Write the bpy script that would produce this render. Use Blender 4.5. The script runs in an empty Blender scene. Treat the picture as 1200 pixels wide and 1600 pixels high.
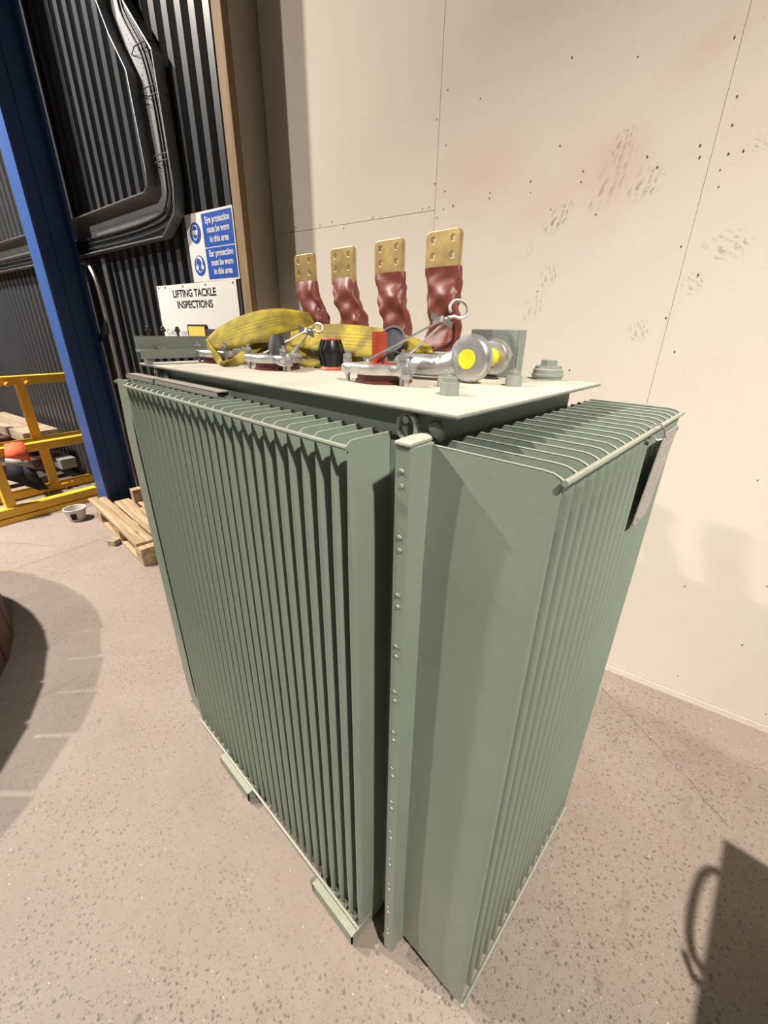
import bpy, bmesh, math, random
from mathutils import Vector as V, Matrix
random.seed(7)
PI = math.pi
S = bpy.context.scene
COL = S.collection

# ------------------------------------------------------------------ camera
FPX = 648.57675
CP = V((-0.4758197, -0.31321605, 1.6030627))
CR = V((0.68780003, -0.72580469, 0.01177547))
CU = V((0.28392293, 0.28391489, 0.91584939))
CF = V((0.66807102, 0.62657792, -0.40134926))
cd = bpy.data.cameras.new('camera')
cam = bpy.data.objects.new('camera', cd); COL.objects.link(cam)
cam.matrix_world = Matrix(((CR.x, CU.x, -CF.x, CP.x), (CR.y, CU.y, -CF.y, CP.y), (CR.z, CU.z, -CF.z, CP.z), (0, 0, 0, 1)))
cd.sensor_fit = 'VERTICAL'; cd.sensor_height = 24.0; cd.lens = FPX / 1600 * 24.0
cd.clip_start = 0.02; cd.clip_end = 100
S.camera = cam

# ------------------------------------------------------------------ exposure, hall light
S.view_settings.view_transform = 'Standard'
S.view_settings.look = 'None'
S.view_settings.gamma = 1.0
S.view_settings.use_curve_mapping = False
S.view_settings.exposure = 0.0
w = bpy.data.worlds.new('hall'); S.world = w; w.use_nodes = True
bg = w.node_tree.nodes['Background']
bg.inputs[0].default_value = (1.0, 0.93, 0.86, 1); bg.inputs[1].default_value = 0.022

def lamp(name, loc, power, size=0.20, col=(1.0, 0.92, 0.84), aim=None, spread=180):
    d = bpy.data.lights.new(name, 'AREA'); d.shape = 'DISK'; d.size = size
    d.energy = power; d.color = col; d.spread = math.radians(spread)
    o = bpy.data.objects.new(name, d); COL.objects.link(o); o.location = loc
    if aim is not None:
        o.rotation_euler = (V(aim) - V(loc)).to_track_quat('-Z', 'Y').to_euler()
    return o
lamp('hall_lamp', (-4.00, 4.8, 5.5), 530, spread=170)
lamp('hall_lamp', (-1.60, 4.8, 5.5), 530, spread=170)
lamp('hall_lamp', (-1.10, -2.7, 5.0), 46, spread=53, aim=(0.9, -0.3, 0.6))

# ------------------------------------------------------------------ wall frame: t along the wall, h above floor, k out of the wall
WA = V((1.52881673, -0.02496708, 0)); WD = V((0.15597646, -0.98776077, 0)); WN = V((-0.98776077, -0.15597646, 0))
WROT = math.atan2(WD.y, WD.x)
def W(t, k, z): return WA + WD * t + WN * k + V((0, 0, z))
def at(px, py, depth):
    """point of the place seen in the direction (px, py) at the given distance along the view axis"""
    return CP + (CR * (px - 600) / FPX - CU * (py - 800) / FPX + CF) * depth
def on_plane(px, py, axis, val):
    d = CR * (px - 600) - CU * (py - 800) + CF * FPX
    return CP + d * ((val - CP[axis]) / d[axis])

# ------------------------------------------------------------------ materials
def mat(name, col, rough=0.6, metal=0.0, noise=0.0, nscale=8.0, dust=None, dust_amt=0.0, bump=0.0, bscale=60.0, spec=0.5, coords='Object'):
    m = bpy.data.materials.new(name); m.use_nodes = True
    nt = m.node_tree; N = nt.nodes; L = nt.links
    b = N['Principled BSDF']
    b.inputs['Roughness'].default_value = rough
    b.inputs['Metallic'].default_value = metal
    b.inputs['Specular IOR Level'].default_value = spec
    tc = N.new('ShaderNodeTexCoord')
    src = None
    rgb = N.new('ShaderNodeRGB'); rgb.outputs[0].default_value = (*col, 1); src = rgb.outputs[0]
    if noise:
        nz = N.new('ShaderNodeTexNoise'); nz.inputs['Scale'].default_value = nscale; nz.inputs['Detail'].default_value = 6
        L.new(tc.outputs[coords], nz.inputs['Vector'])
        mr = N.new('ShaderNodeMapRange'); mr.inputs[1].default_value = 0.3; mr.inputs[2].default_value = 0.7
        mr.inputs[3].default_value = 1 - noise; mr.inputs[4].default_value = 1 + noise
        L.new(nz.outputs[0], mr.inputs[0])
        mx = N.new('ShaderNodeMix'); mx.data_type = 'RGBA'; mx.blend_type = 'MULTIPLY'; mx.inputs[0].default_value = 1
        cb = N.new('ShaderNodeCombineColor')
        for i in range(3): L.new(mr.outputs[0], cb.inputs[i])
        L.new(src, mx.inputs[6]); L.new(cb.outputs[0], mx.inputs[7]); src = mx.outputs[2]
    if dust is not None:
        ge = N.new('ShaderNodeNewGeometry'); sp = N.new('ShaderNodeSeparateXYZ'); L.new(ge.outputs['Normal'], sp.inputs[0])
        mr = N.new('ShaderNodeMapRange'); mr.inputs[1].default_value = 0.35; mr.inputs[2].default_value = 0.95
        mr.inputs[3].default_value = 0; mr.inputs[4].default_value = dust_amt
        L.new(sp.outputs[2], mr.inputs[0])
        n2 = N.new('ShaderNodeTexNoise'); n2.inputs['Scale'].default_value = 5; n2.inputs['Detail'].default_value = 8; n2.inputs['Roughness'].default_value = 0.7
        L.new(tc.outputs[coords], n2.inputs['Vector'])
        m2 = N.new('ShaderNodeMapRange'); m2.inputs[1].default_value = 0.34; m2.inputs[2].default_value = 0.52; m2.inputs[3].default_value = 0.5; m2.inputs[4].default_value = 1
        L.new(n2.outputs[0], m2.inputs[0])
        ml = N.new('ShaderNodeMath'); ml.operation = 'MULTIPLY'; L.new(mr.outputs[0], ml.inputs[0]); L.new(m2.outputs[0], ml.inputs[1])
        mx = N.new('ShaderNodeMix'); mx.data_type = 'RGBA'; L.new(ml.outputs[0], mx.inputs[0])
        L.new(src, mx.inputs[6]); mx.inputs[7].default_value = (*dust, 1); src = mx.outputs[2]
    L.new(src, b.inputs['Base Color'])
    if bump:
        nb = N.new('ShaderNodeTexNoise'); nb.inputs['Scale'].default_value = bscale; nb.inputs['Detail'].default_value = 4
        L.new(tc.outputs[coords], nb.inputs['Vector'])
        bp = N.new('ShaderNodeBump'); bp.inputs['Strength'].default_value = bump; bp.inputs['Distance'].default_value = 0.002
        L.new(nb.outputs[0], bp.inputs['Height']); L.new(bp.outputs[0], b.inputs['Normal'])
    return m

DUST = (0.60, 0.52, 0.42)
M = {}
M['green'] = mat('green_grey_paint', (0.235, 0.285, 0.225), 0.40, noise=0.05, nscale=6, dust=DUST, dust_amt=0.45, bump=0.15, bscale=90)
M['lid'] = mat('dusty_lid_paint', (0.26, 0.29, 0.235), 0.75, noise=0.10, nscale=9, dust=(0.60, 0.54, 0.45), dust_amt=1.0, bump=0.5, bscale=110)
M['green_hw'] = mat('green_painted_hardware', (0.25, 0.28, 0.24), 0.55, dust=DUST, dust_amt=0.4, bump=0.3)
M['brass'] = mat('brass', (0.55, 0.40, 0.17), 0.42, metal=0.75, noise=0.22, nscale=28)
M['sleeve'] = mat('red_brown_sleeve', (0.19, 0.048, 0.038), 0.42, noise=0.12, nscale=20, spec=0.4)
M['redbrown'] = mat('red_brown_resin', (0.11, 0.028, 0.02), 0.45, noise=0.1)
M['red'] = mat('red_plastic', (0.42, 0.06, 0.03), 0.4, noise=0.08)
M['orange_red'] = mat('orange_red_rubber', (0.55, 0.11, 0.06), 0.5)
M['galv'] = mat('galvanised_steel', (0.55, 0.56, 0.56), 0.4, metal=0.85, noise=0.15, nscale=30, bump=0.3)
M['castalu'] = mat('cast_aluminium', (0.62, 0.62, 0.61), 0.38, metal=0.8, noise=0.12, nscale=40, bump=0.4)
M['steel'] = mat('dull_steel', (0.36, 0.36, 0.33), 0.45, metal=0.7, noise=0.15, nscale=40)
M['wire'] = mat('bright_steel_rod', (0.68, 0.66, 0.62), 0.3, metal=0.85)
M['black'] = mat('black_plastic', (0.012, 0.012, 0.013), 0.35)
M['rubber'] = mat('dark_grey_rubber', (0.035, 0.035, 0.038), 0.6)
M['greyrim'] = mat('grey_plastic_rim', (0.12, 0.125, 0.14), 0.4)
M['yellow_pin'] = mat('yellow_painted_pin', (0.80, 0.72, 0.02), 0.5, noise=0.12, nscale=30)
M['ypaint'] = mat('yellow_rack_paint', (0.85, 0.49, 0.04), 0.5, noise=0.06, nscale=4)
M['blue'] = mat('blue_column_paint', (0.035, 0.085, 0.26), 0.45, noise=0.05, nscale=3)
M['dark'] = mat('charcoal_cladding', (0.045, 0.046, 0.050), 0.33, noise=0.10, nscale=1.2)
M['darktrim'] = mat('dark_grey_steel', (0.05, 0.05, 0.052), 0.5)
M['tray'] = mat('galvanised_tray', (0.24, 0.245, 0.25), 0.42, metal=0.6, noise=0.12, nscale=8)
M['cable'] = mat('black_cable', (0.02, 0.02, 0.021), 0.55)
M['white_sign'] = mat('white_sign_board', (0.72, 0.70, 0.66), 0.5, noise=0.03, nscale=6)
M['sign_blue'] = mat('sign_blue', (0.018, 0.085, 0.40), 0.4)
M['sign_white'] = mat('sign_white', (0.80, 0.80, 0.82), 0.5)
M['ink'] = mat('black_ink', (0.02, 0.02, 0.02), 0.6)
M['ink_grey'] = mat('grey_ink', (0.30, 0.28, 0.26), 0.6)
M['ycard'] = mat('yellow_card', (0.85, 0.55, 0.09), 0.6)
M['nameplate'] = mat('engraved_nameplate', (0.42, 0.39, 0.36), 0.5, metal=0.3, noise=0.1, nscale=20)
M['plate_line'] = mat('light_engraving', (0.62, 0.62, 0.55), 0.6)
M['rust'] = mat('rusty_steel', (0.10, 0.045, 0.03), 0.7, noise=0.25, nscale=6)
M['greymetal'] = mat('grey_metal', (0.22, 0.22, 0.22), 0.55, noise=0.1)
M['bucket'] = mat('dirty_white_plastic', (0.62, 0.60, 0.56), 0.5, noise=0.1, nscale=14)
M['hv_orange'] = mat('orange_cloth', (0.75, 0.13, 0.05), 0.8, noise=0.1)
M['hv_grey'] = mat('grey_reflective_tape', (0.33, 0.32, 0.30), 0.6)
M['hv_navy'] = mat('navy_cloth', (0.012, 0.013, 0.022), 0.85)
M['drumwood'] = mat('dark_brown_timber', (0.10, 0.045, 0.028), 0.75, noise=0.25, nscale=5)
M['strut'] = mat('grey_strut_channel', (0.34, 0.34, 0.30), 0.5, metal=0.3, dust=DUST, dust_amt=0.5)

def wood(name, c1, c2, axis='X', scale=18):
    m = bpy.data.materials.new(name); m.use_nodes = True
    nt = m.node_tree; N = nt.nodes; L = nt.links; b = N['Principled BSDF']; b.inputs['Roughness'].default_value = 0.75
    tc = N.new('ShaderNodeTexCoord'); mp = N.new('ShaderNodeMapping')
    s = {'X': (0.8, 12, 12), 'Y': (12, 0.8, 12), 'Z': (12, 12, 0.8)}[axis]
    mp.inputs['Scale'].default_value = s
    L.new(tc.outputs['Object'], mp.inputs[0])
    nz = N.new('ShaderNodeTexNoise'); nz.inputs['Scale'].default_value = 2.2; nz.inputs['Detail'].default_value = 7; nz.inputs['Distortion'].default_value = 0.6
    L.new(mp.outputs[0], nz.inputs['Vector'])
    cr = N.new('ShaderNodeValToRGB'); cr.color_ramp.elements[0].position = 0.35; cr.color_ramp.elements[1].position = 0.65
    cr.color_ramp.elements[0].color = (*c2, 1); cr.color_ramp.elements[1].color = (*c1, 1)
    L.new(nz.outputs[0], cr.inputs[0])
    # knots
    vo = N.new('ShaderNodeTexVoronoi'); vo.inputs['Scale'].default_value = 1.0
    mp2 = N.new('ShaderNodeMapping'); mp2.inputs['Scale'].default_value = {'X': (2.4, 9, 9), 'Y': (9, 2.4, 9), 'Z': (9, 9, 2.4)}[axis]
    L.new(tc.outputs['Object'], mp2.inputs[0]); L.new(mp2.outputs[0], vo.inputs['Vector'])
    mr = N.new('ShaderNodeMapRange'); mr.inputs[1].default_value = 0.06; mr.inputs[2].default_value = 0.16; mr.inputs[3].default_value = 0.7; mr.inputs[4].default_value = 0
    L.new(vo.outputs['Distance'], mr.inputs[0])
    mx = N.new('ShaderNodeMix'); mx.data_type = 'RGBA'; L.new(mr.outputs[0], mx.inputs[0]); L.new(cr.outputs[0], mx.inputs[6])
    mx.inputs[7].default_value = (c2[0] * .45, c2[1] * .38, c2[2] * .3, 1)
    L.new(mx.outputs[2], b.inputs['Base Color'])
    return m
M['stud'] = wood('stud_timber', (0.30, 0.205, 0.10), (0.21, 0.135, 0.06), 'Z')
M['pine'] = wood('pallet_timber', (0.50, 0.37, 0.23), (0.30, 0.20, 0.11), 'X')
M['pine2'] = wood('weathered_timber', (0.46, 0.37, 0.26), (0.28, 0.21, 0.14), 'X')

# --- plasterboard with boot prints, pink scuffs
def plaster_material():
    m = bpy.data.materials.new('plasterboard'); m.use_nodes = True
    nt = m.node_tree; N = nt.nodes; L = nt.links; b = N['Principled BSDF']; b.inputs['Roughness'].default_value = 0.85
    b.inputs['Specular IOR Level'].default_value = 0.25
    tc = N.new('ShaderNodeTexCoord')
    base = N.new('ShaderNodeRGB'); base.outputs[0].default_value = (0.72, 0.655, 0.57, 1); src = base.outputs[0]
    def mixto(src, fac, col):
        mx = N.new('ShaderNodeMix'); mx.data_type = 'RGBA'; L.new(fac, mx.inputs[0]); L.new(src, mx.inputs[6]); mx.inputs[7].default_value = (*col, 1); return mx.outputs[2]
    def noise(scale, lo, hi, amt, det=5, vec=None):
        nz = N.new('ShaderNodeTexNoise'); nz.inputs['Scale'].default_value = scale; nz.inputs['Detail'].default_value = det
        L.new(vec or tc.outputs['Object'], nz.inputs['Vector'])
        mr = N.new('ShaderNodeMapRange'); mr.inputs[1].default_value = lo; mr.inputs[2].default_value = hi; mr.inputs[3].default_value = 0; mr.inputs[4].default_value = amt
        L.new(nz.outputs[0], mr.inputs[0]); return mr.outputs[0]
    src = mixto(src, noise(1.6, 0.48, 0.72, 0.4), (0.71, 0.59, 0.52))
    src = mixto(src, noise(3.5, 0.55, 0.8, 0.35), (0.65, 0.60, 0.50))
    src = mixto(src, noise(60, 0.62, 0.8, 0.25, 2), (0.45, 0.38, 0.30))
    def blob(t, z, rx, rz, ang, edge=0.25):
        mp = N.new('ShaderNodeMapping'); mp.vector_type = 'TEXTURE'
        mp.inputs['Location'].default_value = (t, 0, z); mp.inputs['Rotation'].default_value = (0, ang, 0); mp.inputs['Scale'].default_value = (rx, 1, rz)
        L.new(tc.outputs['Object'], mp.inputs[0])
        sp = N.new('ShaderNodeSeparateXYZ'); L.new(mp.outputs[0], sp.inputs[0])
        cb = N.new('ShaderNodeCombineXYZ'); L.new(sp.outputs[0], cb.inputs[0]); L.new(sp.outputs[2], cb.inputs[2])
        ln = N.new('ShaderNodeVectorMath'); ln.operation = 'LENGTH'; L.new(cb.outputs[0], ln.inputs[0])
        mr = N.new('ShaderNodeMapRange'); mr.inputs[1].default_value = 1 + edge; mr.inputs[2].default_value = 1 - edge; mr.inputs[3].default_value = 0; mr.inputs[4].default_value = 1
        L.new(ln.outputs[1], mr.inputs[0]); return mr.outputs[0], cb.outputs[0]
    def mul(a, bb):
        x = N.new('ShaderNodeMath'); x.operation = 'MULTIPLY'; L.new(a, x.inputs[0])
        if isinstance(bb, float): x.inputs[1].default_value = bb
        else: L.new(bb, x.inputs[1])
        return x.outputs[0]
    # pink marker rubbed on the board
    for (t, z, rx, rz, an) in [(-0.43, 2.19, .13, .07, .5), (-0.40, 2.09, .06, .11, .3), (-.93, 2.2, .16, .10, 0), (-.58, 2.1, .17, .05, -.5), (-.2, 2.42, .09, .04, -.5)]:
        f, _ = blob(t, z, rx, rz, an, 0.9)
        src = mixto(src, mul(f, 0.26), (0.66, 0.40, 0.31))
    # dusty boot prints with tread bars
    for (t, z, rx, rz, an, st) in [(-.584, 2.018, .032, .062, .75, .62), (-.415, 2.115, .045, .10, .55, .35), (-.397, 2.225, .028, .045, .6, .5), (-.300, 2.09, .045, .055, .9, .42),
                                   (-.007, 1.88, .062, .042, .0, .38), (-.587, 1.818, .034, .045, .3, .35), (-.631, 1.70, .036, .062, .5, .28), (-.209, 1.61, .034, .036, .2, .42),
                                   (-.074, 1.767, .032, .036, -.2, .35), (.0, 2.152, .03, .02, 0, .35), (-.685, 1.918, .02, .04, .4, .25)]:
        f, vec = blob(t, z, rx, rz, an, 0.25)
        wv = N.new('ShaderNodeTexWave'); wv.wave_type = 'BANDS'; wv.bands_direction = 'DIAGONAL'; wv.inputs['Scale'].default_value = 1.0; wv.inputs['Distortion'].default_value = 7.0; wv.inputs['Detail'].default_value = 2
        L.new(vec, wv.inputs['Vector'])
        mr = N.new('ShaderNodeMapRange'); mr.inputs[1].default_value = 0.45; mr.inputs[2].default_value = 0.6; L.new(wv.outputs[1], mr.inputs[0])
        g = mul(mul(f, mr.outputs[0]), noise(2.2, 0.42, 0.60, 1.0, 4, vec))
        src = mixto(src, mul(g, st * 1.3), (0.27, 0.245, 0.20))
    L.new(src, b.inputs['Base Color'])
    nb = N.new('ShaderNodeTexNoise'); nb.inputs['Scale'].default_value = 14; L.new(tc.outputs['Object'], nb.inputs['Vector'])
    bp = N.new('ShaderNodeBump'); bp.inputs['Strength'].default_value = 0.15; bp.inputs['Distance'].default_value = 0.004
    L.new(nb.outputs[0], bp.inputs['Height']); L.new(bp.outputs[0], b.inputs['Normal'])
    return m
M['plaster'] = plaster_material()

def concrete_material():
    m = bpy.data.materials.new('dusty_concrete'); m.use_nodes = True
    nt = m.node_tree; N = nt.nodes; L = nt.links; b = N['Principled BSDF']; b.inputs['Roughness'].default_value = 0.62
    tc = N.new('ShaderNodeTexCoord')
    def mixc(src, fac, col):
        mx = N.new('ShaderNodeMix'); mx.data_type = 'RGBA'; L.new(fac, mx.inputs[0]); L.new(src, mx.inputs[6]); mx.inputs[7].default_value = (*col, 1); return mx.outputs[2]
    def noise(scale, lo, hi, a0, a1, det=6, rough=0.6, dist=0):
        nz = N.new('ShaderNodeTexNoise'); nz.inputs['Scale'].default_value = scale; nz.inputs['Detail'].default_value = det; nz.inputs['Roughness'].default_value = rough; nz.inputs['Distortion'].default_value = dist
        L.new(tc.outputs['Object'], nz.inputs['Vector'])
        mr = N.new('ShaderNodeMapRange'); mr.inputs[1].default_value = lo; mr.inputs[2].default_value = hi; mr.inputs[3].default_value = a0; mr.inputs[4].default_value = a1
        L.new(nz.outputs[0], mr.inputs[0]); return mr.outputs[0]
    wn_ = N.new('ShaderNodeTexNoise'); wn_.inputs['Scale'].default_value = 70; wn_.inputs['Detail'].default_value = 3; L.new(tc.outputs['Object'], wn_.inputs['Vector'])
    ws = N.new('ShaderNodeVectorMath'); ws.operation = 'SCALE'; ws.inputs['Scale'].default_value = 0.016; L.new(wn_.outputs['Color'], ws.inputs[0])
    wa = N.new('ShaderNodeVectorMath'); wa.operation = 'ADD'; L.new(tc.outputs['Object'], wa.inputs[0]); L.new(ws.outputs[0], wa.inputs[1]); warp = wa.outputs[0]
    def speck(scale, r0, r1, keep, amt):
        vo = N.new('ShaderNodeTexVoronoi'); vo.inputs['Scale'].default_value = scale; L.new(warp, vo.inputs['Vector'])
        mr = N.new('ShaderNodeMapRange'); mr.inputs[1].default_value = r1; mr.inputs[2].default_value = r0; mr.inputs[3].default_value = 0; mr.inputs[4].default_value = amt
        L.new(vo.outputs['Distance'], mr.inputs[0])
        sp = N.new('ShaderNodeSeparateColor'); L.new(vo.outputs['Color'], sp.inputs[0])
        gt = N.new('ShaderNodeMath'); gt.operation = 'LESS_THAN'; gt.inputs[1].default_value = keep; L.new(sp.outputs[0], gt.inputs[0])
        ml = N.new('ShaderNodeMath'); ml.operation = 'MULTIPLY'; L.new(mr.outputs[0], ml.inputs[0]); L.new(gt.outputs[0], ml.inputs[1]); return ml.outputs[0]
    base = N.new('ShaderNodeRGB'); base.outputs[0].default_value = (0.305, 0.248, 0.205, 1); src = base.outputs[0]
    src = mixc(src, noise(1.3, 0.42, 0.68, 0, 0.75), (0.35, 0.30, 0.255))
    src = mixc(src, noise(2.2, 0.5, 0.75, 0, 0.5, dist=1), (0.25, 0.205, 0.17))
    src = mixc(src, noise(14, 0.5, 0.8, 0, 0.4), (0.28, 0.215, 0.175))
    zone = noise(1.1, 0.40, 0.58, 0.25, 1.0)
    def mulf(a, c):
        x = N.new('ShaderNodeMath'); x.operation = 'MULTIPLY'; L.new(a, x.inputs[0]); L.new(c, x.inputs[1]); return x.outputs[0]
    src = mixc(src, mulf(speck(70, 0.20, 0.38, 0.5, 0.85), zone), (0.13, 0.095, 0.07))
    src = mixc(src, mulf(speck(150, 0.2, 0.42, 0.5, 0.8), zone), (0.15, 0.11, 0.085))
    src = mixc(src, speck(16, 0.12, 0.20, 0.10, 0.5), (0.16, 0.12, 0.09))
    src = mixc(src, speck(110, 0.10, 0.20, 0.05, 0.9), (0.80, 0.78, 0.74))
    # old stains / scratches
    mp = N.new('ShaderNodeMapping'); mp.inputs['Rotation'].default_value = (0, 0, 0.5); mp.inputs['Scale'].default_value = (2.2, 9, 1); L.new(tc.outputs['Object'], mp.inputs[0])
    nz = N.new('ShaderNodeTexNoise'); nz.inputs['Scale'].default_value = 1.4; nz.inputs['Detail'].default_value = 5; L.new(mp.outputs[0], nz.inputs['Vector'])
    mr = N.new('ShaderNodeMapRange'); mr.inputs[1].default_value = 0.62; mr.inputs[2].default_value = 0.74; mr.inputs[3].default_value = 0; mr.inputs[4].default_value = 0.5; L.new(nz.outputs[0], mr.inputs[0])
    src = mixc(src, mr.outputs[0], (0.24, 0.18, 0.145))
    L.new(src, b.inputs['Base Color'])
    nb = N.new('ShaderNodeTexNoise'); nb.inputs['Scale'].default_value = 45; nb.inputs['Detail'].default_value = 5; L.new(tc.outputs['Object'], nb.inputs['Vector'])
    bp = N.new('ShaderNodeBump'); bp.inputs['Strength'].default_value = 0.35; bp.inputs['Distance'].default_value = 0.003
    L.new(nb.outputs[0], bp.inputs['Height']); L.new(bp.outputs[0], b.inputs['Normal'])
    return m
M['concrete'] = concrete_material()

def sling_material():
    m = bpy.data.materials.new('yellow_webbing'); m.use_nodes = True
    nt = m.node_tree; N = nt.nodes; L = nt.links; b = N['Principled BSDF']; b.inputs['Roughness'].default_value = 0.8
    uv = N.new('ShaderNodeUVMap'); uv.uv_map = 'UVMap'
    sp = N.new('ShaderNodeSeparateXYZ'); L.new(uv.outputs[0], sp.inputs[0])
    # stitched warp lines across the width
    fr = N.new('ShaderNodeMath'); fr.operation = 'PINGPONG'; fr.inputs[1].default_value = 0.5
    ml = N.new('ShaderNodeMath'); ml.operation = 'MULTIPLY'; ml.inputs[1].default_value = 9.0; L.new(sp.outputs[1], ml.inputs[0]); L.new(ml.outputs[0], fr.inputs[0])
    mr = N.new('ShaderNodeMapRange'); mr.inputs[1].default_value = 0.0; mr.inputs[2].default_value = 0.14; mr.inputs[3].default_value = 0.75; mr.inputs[4].default_value = 0
    L.new(fr.outputs[0], mr.inputs[0])
    g1 = N.new('ShaderNodeMath'); g1.operation = 'COMPARE'; g1.inputs[1].default_value = 0.5; g1.inputs[2].default_value = 0.20; L.new(sp.outputs[1], g1.inputs[0])
    mm = N.new('ShaderNodeMath'); mm.operation = 'MULTIPLY'; L.new(mr.outputs[0], mm.inputs[0]); L.new(g1.outputs[0], mm.inputs[1])
    tc = N.new('ShaderNodeTexCoord')
    nz = N.new('ShaderNodeTexNoise'); nz.inputs['Scale'].default_value = 16; nz.inputs['Detail'].default_value = 6; L.new(tc.outputs['Object'], nz.inputs['Vector'])
    m1 = N.new('ShaderNodeMapRange'); m1.inputs[1].default_value = 0.36; m1.inputs[2].default_value = 0.60; m1.inputs[3].default_value = 0; m1.inputs[4].default_value = 0.85
    L.new(nz.outputs[0], m1.inputs[0])
    mx = N.new('ShaderNodeMix'); mx.data_type = 'RGBA'; mx.inputs[6].default_value = (0.50, 0.39, 0.028, 1); mx.inputs[7].default_value = (0.17, 0.13, 0.03, 1); L.new(m1.outputs[0], mx.inputs[0])
    m2 = N.new('ShaderNodeMix'); m2.data_type = 'RGBA'; m2.inputs[7].default_value = (0.045, 0.036, 0.012, 1); L.new(mm.outputs[0], m2.inputs[0]); L.new(mx.outputs[2], m2.inputs[6])
    L.new(m2.outputs[2], b.inputs['Base Color'])
    return m
M['sling'] = sling_material()

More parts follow.
